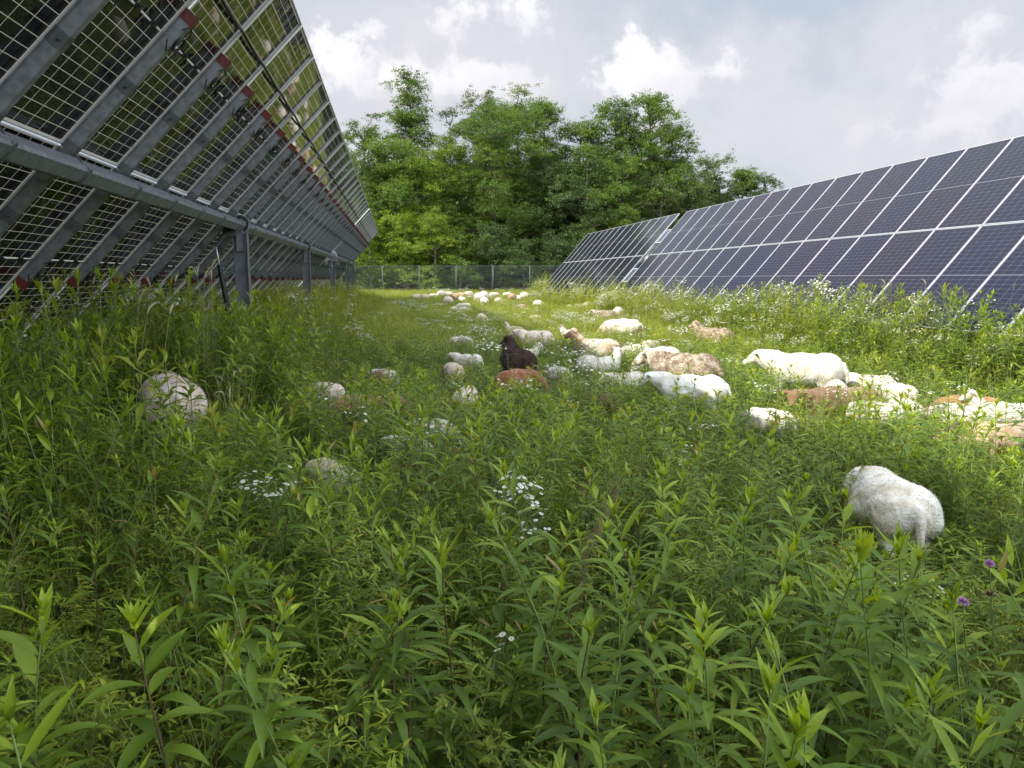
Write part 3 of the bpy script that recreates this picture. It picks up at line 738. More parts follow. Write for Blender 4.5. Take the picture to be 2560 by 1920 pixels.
# ------------------------------------------------------------------ weeds
class Leaves:
    """collects leaf blades (numpy) with per-face tint"""
    def __init__(s): s.V = []; s.F = []; s.T = []; s.MI = []; s.n = 0
    def blades(s, P, D, L, W, droop, seg=4, tint=.5, mi=0, fold=.25, prof=None, roll=None, tj=.12):
        """P base (n,3); D start direction (n,3); L length; W width; droop bends tips down"""
        P = np.asarray(P, float); D = np.asarray(D, float); n = len(P)
        D = D/np.linalg.norm(D, axis=1)[:, None]
        L = np.broadcast_to(L, n)[:, None]; W = np.broadcast_to(W, n)[:, None]; droop = np.broadcast_to(droop, n)[:, None]
        tint = np.broadcast_to(tint, n)
        side = np.cross(D, [0, 0, 1.]); side += 1e-4; side /= np.linalg.norm(side, axis=1)[:, None]
        if roll is not None:
            nn = np.cross(side, D); side = side*np.cos(roll)[:, None]+nn*np.sin(roll)[:, None]
        if prof is None: prof = [math.sin(math.pi*min(1, (k/seg)**.75*1.0))*.93+.07*(1-k/seg) for k in range(seg+1)]
        rows = []
        for k in range(seg+1):
            t = k/seg
            c = P+D*L*t+np.array([0, 0, -1.])*droop*L*t*t
            tang = D+np.array([0, 0, -1.])*droop*2*t; nn = np.cross(side, tang); nn /= np.linalg.norm(nn, axis=1)[:, None]+1e-9
            wk = W*.5*prof[k]
            rows.append((c-side*wk+nn*wk*fold, c, c+side*wk+nn*wk*fold))
        if fold == 0:
            A = np.stack([np.stack([r[0], r[2]], 1) for r in rows], 1).reshape(n, -1, 3); m = 2*(seg+1)
            f = [(2*k, 2*k+1, 2*k+3, 2*k+2) for k in range(seg)]
        else:
            A = np.stack([np.stack(r, 1) for r in rows], 1).reshape(n, -1, 3); m = 3*(seg+1)
            f = [(3*k+a, 3*k+a+1, 3*k+a+4, 3*k+a+3) for k in range(seg) for a in (0, 1)]
        f = np.array(f)
        F = (np.arange(n)[:, None, None]*m+f[None]+s.n).reshape(-1, 4)
        s.V.append(A.reshape(-1, 3)); s.F.append(F); s.n += n*m
        tt = np.clip(tint+rng.normal(0, tj, n), 0, .95); tt[rng.random(n) < .004] = 1.
        s.T.append(np.repeat(tt, len(f))); s.MI.append(np.full(len(F), mi))
    def tubes(s, P, rad, mi=1, n=4, tint=.3):
        P = np.asarray(P, float); rad = np.broadcast_to(rad, len(P))
        d = np.gradient(P, axis=0); d /= np.linalg.norm(d, axis=1)[:, None]+1e-9
        a = np.cross(d, [.3, .9, .1]); a /= np.linalg.norm(a, axis=1)[:, None]; b_ = np.cross(d, a)
        th = np.arange(n)*2*math.pi/n
        V = P[:, None]+rad[:, None, None]*(np.cos(th)[None, :, None]*a[:, None]+np.sin(th)[None, :, None]*b_[:, None])
        F = []
        for i in range(len(P)-1):
            for k in range(n): F.append((i*n+k, i*n+(k+1) % n, (i+1)*n+(k+1) % n, (i+1)*n+k))
        F = np.array(F)+s.n; s.V.append(V.reshape(-1, 3)); s.F.append(F); s.n += len(P)*n
        s.T.append(np.full(len(F), tint)); s.MI.append(np.full(len(F), mi))
    def mesh(s, name, mats, smooth=True):
        return mesh_np(name, np.concatenate(s.V), np.concatenate(s.F), mats, np.concatenate(s.MI), smooth, np.concatenate(s.T))
def stem_curve(h, lean, n=8, wob=.012):
    az = rng.uniform(0, 2*math.pi); t = np.linspace(0, 1, n)
    P = np.stack([lean*math.cos(az)*t**1.8*h+wob*np.sin(t*7+az), lean*math.sin(az)*t**1.8*h+wob*np.cos(t*6), t*h*(1-.15*lean)], 1)
    P -= P[0]; return P
def interp(P, t):
    t = np.clip(t, 0, 1)*(len(P)-1); i = np.minimum(t.astype(int), len(P)-2); f = (t-i)[:, None]
    return P[i]*(1-f)+P[i+1]*f
def goldenrod(seg=4, nl=46, h=1., lod=1., parts=None, narrow=1., big=1.):
    """upright stem with spiralled lance-shaped leaves and a pale rosette on top"""
    st, lv = (parts or (None, None)); one = Leaves() if parts is None else None
    st = st or one; lv = lv or one
    P = stem_curve(h, rng.uniform(.03, .28)); st.tubes(P, np.linspace(.0042, .0018, len(P))*(1 if lod == 1 else 1.3), 1, 4 if lod == 1 else 3)
    t = .12+.88*(np.arange(nl)/nl)**.85; az = np.arange(nl)*2.399+rng.normal(0, .25, nl)
    el = .38+.60*np.clip((t-.70)/.30, 0, 1)**1.3+rng.normal(0, .10, nl)
    D = np.stack([np.cos(az)*np.cos(el), np.sin(az)*np.cos(el), np.sin(el)], 1)
    L = .138*big*(1-.38*np.clip((t-.85)/.15, 0, 1))*(.55+.45*np.clip(t/.35, 0, 1))*rng.uniform(.75, 1.2, nl)*min(1.1, .65+h*.4)
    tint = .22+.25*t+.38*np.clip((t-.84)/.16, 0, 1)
    dr = np.clip(.50-.45*np.clip((t-.8)/.2, 0, 1)+rng.normal(0, .12, nl), 0, .9)
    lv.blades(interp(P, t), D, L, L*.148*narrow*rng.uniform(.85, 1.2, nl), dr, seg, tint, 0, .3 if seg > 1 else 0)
    nr = 9; az = rng.uniform(0, 6.28, nr); el = rng.uniform(.85, 1.4, nr)
    D = np.stack([np.cos(az)*np.cos(el), np.sin(az)*np.cos(el), np.sin(el)], 1)
    lv.blades(np.repeat(P[-1:], nr, 0)-D*.01, D, rng.uniform(.04, .085, nr)*big, .010*narrow*big, .12, seg, rng.uniform(.75, 1., nr), 0, .35 if seg > 1 else 0)
    return one
def bushy(seg=3, h=.6, nb=9, nl=14):
    """many thin side shoots with small leaves"""
    o = Leaves(); P = stem_curve(h, .2); o.tubes(P, np.linspace(.0035, .0015, len(P)), 1, 3)
    for k in range(nb):
        t0 = rng.uniform(.2, .95); b0 = interp(P, np.array([t0]))[0]; az = rng.uniform(0, 6.28); el = rng.uniform(.5, 1.2); L = rng.uniform(.14, .34)*(1.15-t0*.6)
        d = np.array([math.cos(az)*math.cos(el), math.sin(az)*math.cos(el), math.sin(el)]); tt = np.linspace(0, 1, 4)
        Q = b0+d*L*tt[:, None]+np.array([0, 0, .12])*L*(tt**2)[:, None]; o.tubes(Q, np.linspace(.0018, .0009, 4), 1, 3)
        n = nl; t = rng.uniform(.1, 1, n); az = rng.uniform(0, 6.28, n); el = rng.uniform(-.1, .9, n)
        D = np.stack([np.cos(az)*np.cos(el), np.sin(az)*np.cos(el), np.sin(el)], 1)
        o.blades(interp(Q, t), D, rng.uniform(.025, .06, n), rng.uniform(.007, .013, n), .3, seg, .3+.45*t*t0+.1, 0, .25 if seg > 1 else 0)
    return o
def grass_tuft(seg=4, n=34, h=.65, spread=.12, w=.0045, tint=.4):
    o = Leaves(); a = rng.uniform(0, 6.28, n); r = rng.uniform(0, spread, n); P = np.stack([r*np.cos(a), r*np.sin(a), 0*r], 1)
    az = rng.uniform(0, 6.28, n); el = rng.uniform(1.1, 1.5, n); D = np.stack([np.cos(az)*np.cos(el), np.sin(az)*np.cos(el), np.sin(el)], 1)
    prof = [1, .95, .8, .55, .08][:seg+1] if seg == 4 else [1, .7, .08][:seg+1]
    o.blades(P, D, h*rng.uniform(.6, 1.25, n), w, rng.uniform(.05, .4, n), seg, tint, 0, 0, prof, tj=.2)
    return o
def daisy(o, c, d, r, seg=1, rays=11):
    d = d/np.linalg.norm(d); a = np.cross(d, [.2, .9, .3]); a /= np.linalg.norm(a); b_ = np.cross(d, a)
    th = np.arange(rays)*2*math.pi/rays+rng.uniform(0, 1)
    D = np.cos(th)[:, None]*a+np.sin(th)[:, None]*b_+d*.12
    A = c+D*r*.25; B = c+D*r; side = -np.sin(th)[:, None]*a+np.cos(th)[:, None]*b_; w = 2.3*r/rays
    V = np.stack([A-side*w*.8, A+side*w*.8, B+side*w, B-side*w], 1).reshape(-1, 3)
    F = np.arange(rays*4).reshape(-1, 4)+o.n; o.V.append(V); o.F.append(F); o.n += rays*4; o.T.append(rng.uniform(.2, 1, rays)); o.MI.append(np.full(rays, 2))
    k = 6; th = np.arange(k)*2*math.pi/k; R0 = c+(np.cos(th)[:, None]*a+np.sin(th)[:, None]*b_)*r*.36+d*.0015; top = c+d*(r*.28)
    Vv = np.concatenate([R0, (R0-c)*.5+c+d*r*.2]); F = np.array([(i, (i+1) % k, k+(i+1) % k, k+i) for i in range(k)]+[(k, k+1, k+2, k+3), (k, k+3, k+4, k+5)])+o.n
    o.V.append(Vv); o.F.append(F); o.n += 2*k; o.T.append(np.full(len(F), .5)); o.MI.append(np.full(len(F), 3))
def fleabane(h=.9, heads=26, seg=2, rays=9, r=.0085, leaves=True, spread=.17):
    o = Leaves(); P = stem_curve(h, .08); o.tubes(P, np.linspace(.0030, .0016, len(P)), 1, 3)
    if leaves:
        n = 20; t = rng.uniform(.1, .85, n); az = rng.uniform(0, 6.28, n); el = rng.uniform(.3, .9, n)
        D = np.stack([np.cos(az)*np.cos(el), np.sin(az)*np.cos(el), np.sin(el)], 1)
        o.blades(interp(P, t), D, rng.uniform(.04, .10, n), .012, .4, seg, .35, 0, .2)
    for k in range(heads):
        t0 = rng.uniform(.68, .98); b0 = interp(P, np.array([t0]))[0]; az = rng.uniform(0, 6.28)
        rr = spread*math.sqrt(rng.random()); e = np.array([P[-1][0]+rr*math.cos(az), P[-1][1]+rr*math.sin(az), h*(1+.02*rng.normal())-rr*.35+rng.uniform(-.05, .04)])
        m_ = (b0+e)/2+np.array([0, 0, -.02]); Q = np.array([b0, m_, e]); o.tubes(Q, .0009, 1, 3)
        d = np.array([.35*math.cos(az), .35*math.sin(az), 1])+rng.normal(0, .25, 3); daisy(o, e, d, r*rng.uniform(.75, 1.2), 1, rays)
    return o
def seedgrass(h=1., n=4, seg=5):
    """straw coloured stalks with nodding bristly ears"""
    o = Leaves()
    for k in range(n):
        az = rng.uniform(0, 6.28); b0 = np.array([rng.normal(0, .03), rng.normal(0, .03), 0]); t = np.linspace(0, 1, 8); hh = h*rng.uniform(.8, 1.08)
        ln = rng.uniform(.05, .2); P = b0+np.stack([math.cos(az)*ln*t**2*hh, math.sin(az)*ln*t**2*hh, hh*t], 1); o.tubes(P, np.linspace(.0022, .0012, 8), 0, 3, .45)
        L = rng.uniform(.07, .11); tt = np.linspace(0, 1, 6); dirx = np.array([math.cos(az), math.sin(az), 0]); bend = rng.uniform(.5, 1.3)
        Q = P[-1]+dirx*(L*tt**1.3*bend)[:, None]*.8+np.array([0, 0, 1.])*(L*(tt-bend*.6*tt*tt))[:, None]
        o.tubes(Q, np.array([.0025, .0052, .0058, .005, .0036, .0012]), 0, 5, .7)
        m_ = 34; t = rng.uniform(0, 1, m_); D = interp(np.gradient(Q, axis=0), t); D /= np.linalg.norm(D, axis=1)[:, None]; D += rng.normal(0, .28, D.shape)
        o.blades(interp(Q, t), D, rng.uniform(.03, .055, m_), .0011, .05, 1, .8, 0, 0, [1, .2])
        m_ = 3; t = rng.uniform(.15, .6, m_); a2 = rng.uniform(0, 6.28, m_); D = np.stack([np.cos(a2)*.4, np.sin(a2)*.4, np.ones(m_)*.9], 1)
        o.blades(interp(P, t), D, rng.uniform(.12, .22, m_), .005, .6, 4, .2, 0, 0, [1, .9, .7, .4, .05])
    return o
def patch(kind, r=.35, n=14, h=.5):
    """a patch of small plants for the middle and far distance"""
    o = Leaves()
    for k in range(n):
        a = rng.uniform(0, 6.28); rr = r*math.sqrt(rng.random()); c = np.array([rr*math.cos(a), rr*math.sin(a), 0]); s0 = len(o.V)
        hh = h*rng.uniform(.65, 1.2)
        if kind == 'leafy':
            P = stem_curve(hh, .15, 5)+c; nl = 22; t = .25+.75*rng.random(nl); az = rng.uniform(0, 6.28, nl); el = .2+.8*np.clip((t-.6)/.4, 0, 1)+rng.normal(0, .2, nl)
            D = np.stack([np.cos(az)*np.cos(el), np.sin(az)*np.cos(el), np.sin(el)], 1)
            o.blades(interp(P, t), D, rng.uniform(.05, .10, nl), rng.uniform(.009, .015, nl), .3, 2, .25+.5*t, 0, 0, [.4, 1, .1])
        else:
            nl = 16; P = c+np.stack([rng.normal(0, .04, nl), rng.normal(0, .04, nl), 0*np.zeros(nl)], 1); az = rng.uniform(0, 6.28, nl); el = rng.uniform(1.0, 1.5, nl)
            D = np.stack([np.cos(az)*np.cos(el), np.sin(az)*np.cos(el), np.sin(el)], 1)
            o.blades(P, D, hh*rng.uniform(.6, 1.2, nl), .0075, rng.uniform(.05, .4, nl), 2, .5, 0, 0, [1, .8, .1], tj=.2)
    return o
def flower_patch(r=.3, n=5, h=.7, rr=.013):
    o = Leaves()
    for k in range(n):
        a = rng.uniform(0, 6.28); q = r*math.sqrt(rng.random()); f = fleabane(h*rng.uniform(.75, 1.1), 20, 1, 6, rr, True, .12)
        V = np.concatenate(f.V)+np.array([q*math.cos(a), q*math.sin(a), 0]); o.V.append(V); o.F.append(np.concatenate(f.F)+o.n); o.n += len(V); o.T.append(np.concatenate(f.T)); o.MI.append(np.concatenate(f.MI))
    return o
WM = [M['goldenrod'], M['stem'], M['petal'], M['yellow']]
WM2 = [M['goldenrod'], M['redstem'], M['petal'], M['yellow']]
BM = [M['bushy'], M['stem'], M['petal'], M['yellow']]; MM = [M['meadow'], M['stem'], M['petal'], M['yellow']]
def proto(coll, k, me):
    o = bpy.data.objects.new('%s_%02d' % (coll.name, k), me); coll.objects.link(o)
def newcoll(n): return bpy.data.collections.new(n)
pc = newcoll('near_weed_kind'); NEAR = []
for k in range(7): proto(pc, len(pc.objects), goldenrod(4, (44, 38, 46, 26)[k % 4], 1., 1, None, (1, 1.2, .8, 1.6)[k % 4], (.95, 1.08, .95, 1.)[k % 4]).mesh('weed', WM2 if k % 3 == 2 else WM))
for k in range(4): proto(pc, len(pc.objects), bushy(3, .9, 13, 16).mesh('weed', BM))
for k in range(3): proto(pc, len(pc.objects), grass_tuft(4, 26, 1., .08).mesh('weed', [M['grass']]))
for k in range(2): proto(pc, len(pc.objects), fleabane(1., 22).mesh('weed', WM))
proto(pc, len(pc.objects), seedgrass(1.05).mesh('weed', [M['straw']]))
pm = newcoll('mid_weed_kind')
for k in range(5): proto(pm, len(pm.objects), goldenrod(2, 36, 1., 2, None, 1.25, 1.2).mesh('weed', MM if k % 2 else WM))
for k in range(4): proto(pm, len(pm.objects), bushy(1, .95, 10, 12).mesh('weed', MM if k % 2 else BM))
for k in range(3): proto(pm, len(pm.objects), grass_tuft(2, 30, 1., .1, .006, .5).mesh('weed', [M['grass']]))
for k in range(3): proto(pm, len(pm.objects), fleabane(1., 26, 1, 7, .0105).mesh('weed', MM))
proto(pm, len(pm.objects), seedgrass(1.05, 3).mesh('weed', [M['straw']]))
pf = newcoll('far_patch_kind')
for k in range(4): proto(pf, len(pf.objects), patch('leafy', .35, 16, 1.).mesh('weed', MM))
for k in range(4): proto(pf, len(pf.objects), patch('grass', .35, 16, 1.).mesh('weed', [M['grass'], M['stem'], M['petal'], M['yellow']]))
for k in range(3): proto(pf, len(pf.objects), flower_patch(.3, 5, 1., .016).mesh('weed', MM))

def scatter(name, label, coll, P, rz, sc, idx, tilt):
    me = bpy.data.meshes.new(name); n = len(P); me.vertices.add(n); me.vertices.foreach_set('co', P.astype(np.float32).ravel())
    a = me.attributes.new('rot', 'FLOAT_VECTOR', 'POINT'); a.data.foreach_set('vector', np.stack([tilt[:, 0], tilt[:, 1], rz], 1).astype(np.float32).ravel())
    a = me.attributes.new('scl', 'FLOAT_VECTOR', 'POINT'); a.data.foreach_set('vector', sc.astype(np.float32).ravel())
    a = me.attributes.new('pick', 'INT', 'POINT'); a.data.foreach_set('value', idx.astype(np.int32))
    o = add(name, me); tag(o, label, None, None, 'stuff')
    g = bpy.data.node_groups.new(name, 'GeometryNodeTree'); g.interface.new_socket('Geometry', in_out='INPUT', socket_type='NodeSocketGeometry'); g.interface.new_socket('Geometry', in_out='OUTPUT', socket_type='NodeSocketGeometry')
    gi = g.nodes.new('NodeGroupInput'); go = g.nodes.new('NodeGroupOutput'); ip = g.nodes.new('GeometryNodeInstanceOnPoints'); ci = g.nodes.new('GeometryNodeCollectionInfo')
    ci.inputs['Collection'].default_value = coll; ci.inputs['Separate Children'].default_value = True; ci.inputs['Reset Children'].default_value = True
    def att(nm, dt):
        x = g.nodes.new('GeometryNodeInputNamedAttribute'); x.data_type = dt; x.inputs['Name'].default_value = nm; return x.outputs['Attribute']
    L = g.links.new; L(gi.outputs[0], ip.inputs['Points']); L(ci.outputs[0], ip.inputs['Instance']); ip.inputs['Pick Instance'].default_value = True
    L(att('pick', 'INT'), ip.inputs['Instance Index']); L(att('scl', 'FLOAT_VECTOR'), ip.inputs['Scale'])
    er = g.nodes.new('FunctionNodeEulerToRotation'); L(att('rot', 'FLOAT_VECTOR'), er.inputs[0]); L(er.outputs[0], ip.inputs['Rotation'])
    L(ip.outputs[0], go.inputs[0]); md = o.modifiers.new('scatter', 'NODES'); md.node_group = g
    return o
def sst(v, a, b_): t = np.clip((v-a)/(b_-a), 0, 1); return t*t*(3-2*t)
def lump(x, y, s, seed):
    """cheap smooth noise -1..1"""
    r_ = np.random.default_rng(seed); out = 0
    for k in range(5):
        a = r_.uniform(0, 6.28); f = s*r_.uniform(.6, 1.7); out = out+np.sin(f*(x*math.cos(a)+y*math.sin(a))+r_.uniform(0, 6.28))
    return out/3.2
def height(x, y):
    d = np.hypot(x, y)
    h = .87-.12*sst(d, 2.6, 4.6)-.19*sst(d, 5.0, 10.)-.0*sst(d, 40, 55)
    left = sst(-x, .2, 1.8)*(1-sst(y, 42, 50)); h = np.maximum(h, left*1.16)
    right = sst(x, 6.6, 8.3)*(1-sst(y, 44, 48)); h = np.maximum(h, right*1.22)
    h = h*(1+.13*lump(x, y, 1.3, 3)+.07*lump(x, y, 4., 4))
    return h
SX = np.array([s[0] for s in SHEEP]); SY = np.array([s[1] for s in SHEEP]); SA = np.array([s[2] for s in SHEEP]); SS = np.array([s[3] for s in SHEEP]); SHID = np.array([s[4] for s in SHEEP])
def clear(x, y, h):
    """keep plants out of the animals and trampled low just in front of them; returns keep mask, height factor"""
    keep = np.ones(len(x), bool); hf = np.ones(len(x)); esc = rng.random(len(x))
    for sx, sy, sa, ss, hid in zip(SX, SY, SA, SS, SHID):
        dx, dy = x-sx, y-sy; m = (np.abs(dx) < 3.2) & (np.abs(dy) < 3.2)
        if not m.any(): continue
        u = dx*math.cos(sa)+dy*math.sin(sa); v = -dx*math.sin(sa)+dy*math.cos(sa)
        keep &= ~(m & ((u/(.50*ss))**2+(v/(.22*ss))**2 < 1))
        # towards the camera
        D = math.hypot(sx, sy); cx, cy = -sx/D, -sy/D; a = dx*cx+dy*cy; b_ = -dx*cy+dy*cx
        top = .40 if sx == SX[0] else .34 if sx in (SX[1], SX[2]) else .43; reach = 2.0 if sx in (SX[0], SX[1]) else 1.1+D*.05
        front = m & (a > -.1) & (a < reach) & (np.abs(b_) < .55*ss+.1) & (esc > (.05 if sx in (SX[0], SX[1]) else .95 if hid else .18))
        lim = np.where(front, np.clip((top+a*.12), .3, 1)*ss, 9)
        hf = np.minimum(hf, np.maximum(.32, lim/np.maximum(h, .05)))
    return keep, np.minimum(hf, 1)
def wedge(x, y, marg=2.0, half=R(38.5)):
    a = math.cos(-YAW), math.sin(-YAW)
    u = x*math.sin(YAW)+y*math.cos(YAW); v = x*math.cos(YAW)-y*math.sin(YAW)
    return (u > -1.2) & (np.abs(v) < np.maximum(u, 0)*math.tan(half)+marg)
def pts(r0, r1, dens, seed, keepout=.35):
    r_ = np.random.default_rng(seed); n = int(dens*(2*r1)*(r1+1.5)); x = r_.uniform(-r1, r1, n); y = r_.uniform(-1.5, r1, n); d = np.hypot(x, y)
    k = (d >= r0) & (d < r1) & wedge(x, y) & (d > keepout) & (x > -6.2) | ((d >= r0) & (d < r1) & wedge(x, y) & (y > 46))
    k &= ~((x > 10.2) & (y < 46)) & (y < 61.3+x*-.155)
    return x[k], y[k], d[k], r_
def choose(r_, n, groups, w):
    """groups: list of index lists; w: (n, g) weights"""
    w = w/w.sum(1, keepdims=True); c = np.cumsum(w, 1); g = (r_.random(n)[:, None] > c).sum(1); g = np.minimum(g, len(groups)-1)
    return np.array([groups[i][r_.integers(0, len(groups[i]))] for i in g])
def run(name, label, coll, zone, dens, seed, wfun, groups, hmul=1., tlt=.13, xy=1., only=None):
    x, y, d, r_ = pts(*zone, dens, seed)
    if only is not None: k = only(x, y); x, y, d = x[k], y[k], d[k]
    h = height(x, y)*hmul*r_.uniform(.58, 1.24, len(x))*(1-.10*(d < 3.4))
    keep, hf = clear(x, y, h); h = h*hf; x, y, d, h = x[keep], y[keep], d[keep], h[keep]; n = len(x)
    idx = choose(r_, n, groups, wfun(x, y, d)); P = np.stack([x, y, gz(x, y)-.01], 1); s = r_.uniform(.85, 1.15, n)*xy
    sc = np.stack([s*np.clip(h, .55, 1.1)**.5, s*np.clip(h, .55, 1.1)**.5, h], 1)
    scatter(name, label, coll, P, r_.uniform(0, 6.28, n), sc, idx, r_.normal(0, tlt, (n, 2))); print(name, n)
one = np.ones
def wn(x, y, d):
    n = len(x); l = lump(x, y, 1.6, 11); fl = .05+.0*x
    return np.stack([np.full(n, .60)+.3*np.clip(l, -1, 1), np.full(n, .34)-.25*np.clip(l, -1, 1), np.full(n, .16), np.full(n, .005), np.full(n, .010)+.03*sst(-x, .5, 2.)], 1)
GN_ = [list(range(0, 7)), list(range(7, 11)), [11, 12, 13], [14, 15], [16]]
run('tall_weeds', 'tall leafy goldenrod weeds filling the shaded foreground', pc, (0, 5.2), 42, 21, wn, GN_)
run('low_weeds', 'low bushy weeds and grass under the tall ones', pc, (0, 5.2), 60, 22, lambda x, y, d: np.tile([.12, .6, .28, .0, .0], (len(x), 1)), GN_, .55)
GM_ = [list(range(0, 5)), list(range(5, 9)), [9, 10, 11], [12, 13, 14], [15]]
def wm(x, y, d):
    n = len(x); l = np.clip(lump(x, y, .9, 12), -1, 1); f = np.clip(lump(x, y, .8, 13)-.15, 0, 1); left = sst(-x, .0, 2.); right = sst(x, 7., 8.4)
    return np.stack([.50+.2*l+.20*left, np.full(n, .36)-.15*l, np.full(n, .13)-.03*left, .008+.10*f*(1-left)+.12*right, .008+.035*left+.012*right], 1)
run('meadow_weeds', 'leafy weeds, grass and small white daisies around the flock', pm, (5.2, 15), 46, 23, wm, GM_, 1., .13, 1.2)
GF_ = [list(range(0, 4)), list(range(4, 8)), [8, 9, 10]]
def wf(x, y, d):
    l = np.clip(lump(x, y, .35, 14), -1, 1); f = np.clip(lump(x, y, .6, 15)-.1, 0, 1); right = sst(x, 7., 8.6)*(1-sst(y, 44, 48)); yel = sst(y, 40, 55)
    return np.stack([.5+.25*l-.3*yel, .35-.2*l+.5*yel, .02+.10*f+.14*right], 1)
run('meadow_growth', 'sunlit meadow growth of leafy weeds, grass and daisies', pf, (15, 30), 15, 24, wf, GF_, .98, .06, 1.15)
run('distant_meadow', 'sunlit grass running back to the fence', pf, (30, 70), 6.5, 25, wf, GF_, .80, .05, 1.7)

def wstrip(x, y, d): return np.tile([.45, .45, .02, .07, .02], (len(x), 1))
def strip(x, y): return ((x > 7.3) & (x < 9.3)) | ((x < -2.6) & (x > -4.8) & (y > 2.5))
run('panel_foot_weeds', 'tall leafy and flowering weeds along the foot of the panel rows', pm, (3, 22), 40, 31, wstrip, GM_, 1.04, .08, 1.15, strip)
run('far_panel_foot_weeds', 'tall weeds along the far part of the panel rows', pf, (22, 46), 11, 32, lambda x, y, d: np.tile([.80, .10, .10], (len(x), 1)), GF_, 1.0, .05, 1.2, strip)
# plants that stand out one by one
def goldenrod_thing(X, Y, h, label, narrow=1., brown=False, lean=0, nl=34):
    h += .12; x, y = place(X, Y, h+.03); st, lv = Leaves(), Leaves(); goldenrod(6, nl, h, 1, (st, lv), narrow, 1.12)
    lv.T = [np.minimum(t_, .95) for t_ in lv.T]
    root = empty('goldenrod_plant', (x, y, float(gz(x, y))), rng.uniform(0, 6.28)); root.rotation_euler[1] = lean
    add('stem', st.mesh('stem', [M['stem'], M['redstem'] if brown else M['stem']]), root); add('foliage', lv.mesh('foliage', [M['goldenrod']]), root)
    tag(root, label, 'plant', 'tall goldenrod stalks in the foreground')
GP = [(1545, 1428, .84, 'yellow stemmed goldenrod left of the tallest foreground stalk, bottom centre', 1.2, False),
 (1683, 1272, .96, 'tallest straight goldenrod stalk in the lower middle, long narrow leaves', 1., True),
 (2022, 1288, .94, 'slender goldenrod stalk left of the nearest sheep, pale leaf rosette', .9, False),
 (1416, 1411, .85, 'bushy topped goldenrod below the white flower cluster', 1.2, True),
 (1477, 1264, .92, 'goldenrod just right of the white flower cluster', 1., False),
 (1412, 1127, .93, 'goldenrod rosette above the dry reddish stalks', 1., False),
 (1800, 1557, .80, 'short goldenrod right of the tallest foreground stalk', 1.1, False),
 (1893, 1702, .80, 'goldenrod low at the bottom, second row right of the tallest stalk', 1., False),
 (2034, 1826, .80, 'yellow green goldenrod rosette on the bottom edge at the right', 1.3, False),
 (1921, 1790, .76, 'goldenrod on the bottom edge left of the yellow green rosette', 1., False),
 (2183, 1560, .84, 'goldenrod with one sided drooping leaves below the nearest sheep', 1., False),
 (2192, 1300, .93, 'broad leaved goldenrod overlapping the nearest sheep', 1.3, False),
 (2306, 1312, .90, 'goldenrod with yellow tip at the rump of the nearest sheep', 1., False),
 (2545, 1375, .92, 'goldenrod at the right edge level with the nearest sheep', 1., False),
 (33, 1478, .90, 'goldenrod at the left edge with wide leaves', 1.3, False),
 (380, 1500, .86, 'brown stemmed goldenrod with broad pale leaves, lower left', 1.5, True),
 (330, 1165, 1.0, 'dark stemmed tall goldenrod on the left, dark green leaves', 1.1, True),
 (651, 1404, .86, 'goldenrod with layered leaves, lower left of centre', 1.2, False),
 (801, 1461, .84, 'goldenrod right of the layered one, lower left of centre', 1.1, False),
 (110, 1868, .92, 'pale leaf tip of a goldenrod poking in at the bottom left corner', 1.3, False),
 (1112, 1281, .88, 'arching goldenrod left of the white flower cluster', 1., True),
 (1960, 1110, .80, 'shaded goldenrod with dark stem in front of the brown sheep', 1., True),
 (2080, 1010, .84, 'goldenrod crossing the brown backed sheep on the right', 1., True),
 (420, 905, 1.02, 'goldenrod with big hanging leaves in front of the leftmost sheep', 1.7, False),
 (120, 880, 1.08, 'tall drooping goldenrod near the left edge under the panels', 1.3, False),
 (1030, 1330, .86, 'goldenrod between the arching one and the layered ones', 1., True)]
for g_ in GP: goldenrod_thing(*g_[:4], g_[4], g_[5])
def single(nm, cat, label, X, Y, h, L, mats, split, group=None):
    x, y = place(X, Y, h); root = empty(nm, (x, y, float(gz(x, y))))
    V = np.concatenate(L.V); F = np.concatenate(L.F); MI = np.concatenate(L.MI); T = np.concatenate(L.T)
    for pn, ids, mm in split:
        k = np.isin(MI, ids)
        if not k.any(): continue
        f = F[k]; u, inv = np.unique(f, return_inverse=True); mi = np.array([ids.index(v) for v in MI[k]])
        add(pn, mesh_np(pn, V[u], inv.reshape(f.shape), [mats[i] for i in ids], mi, True, T[k]), root)
    tag(root, label, cat, group)
FS = [('stem', [1], 0), ('foliage', [0], 0), ('flower_heads', [2, 3], 0)]
FLG = 'flowering daisy weeds'
single('flowering_weed', 'wildflower', 'cluster of round white flower heads on a leaning stem in the centre', 1262, 1196, .88, fleabane(.88, 80, 3, 18, .0095, True, .10), WM, FS, FLG)
single('flowering_weed', 'wildflower', 'second stem of round white flowers just below the centre cluster', 1295, 1300, .74, fleabane(.74, 30, 3, 18, .0085, True, .07), WM, FS, FLG)
single('flowering_weed', 'wildflower', 'two or three white flowers low under the centre cluster', 1290, 1578, .62, fleabane(.62, 5, 3, 16, .011, True, .035), WM, FS, FLG)
single('flowering_weed', 'wildflower', 'flat white flower spray left of the buff sheep in the shade', 606, 1180, .80, fleabane(.80, 26, 3, 12, .010, True, .07), WM, FS, FLG)
single('flowering_weed', 'wildflower', 'white flower spray touching the buff sheep in the shade', 690, 1190, .78, fleabane(.78, 34, 3, 12, .010, True, .10), WM, FS, FLG)
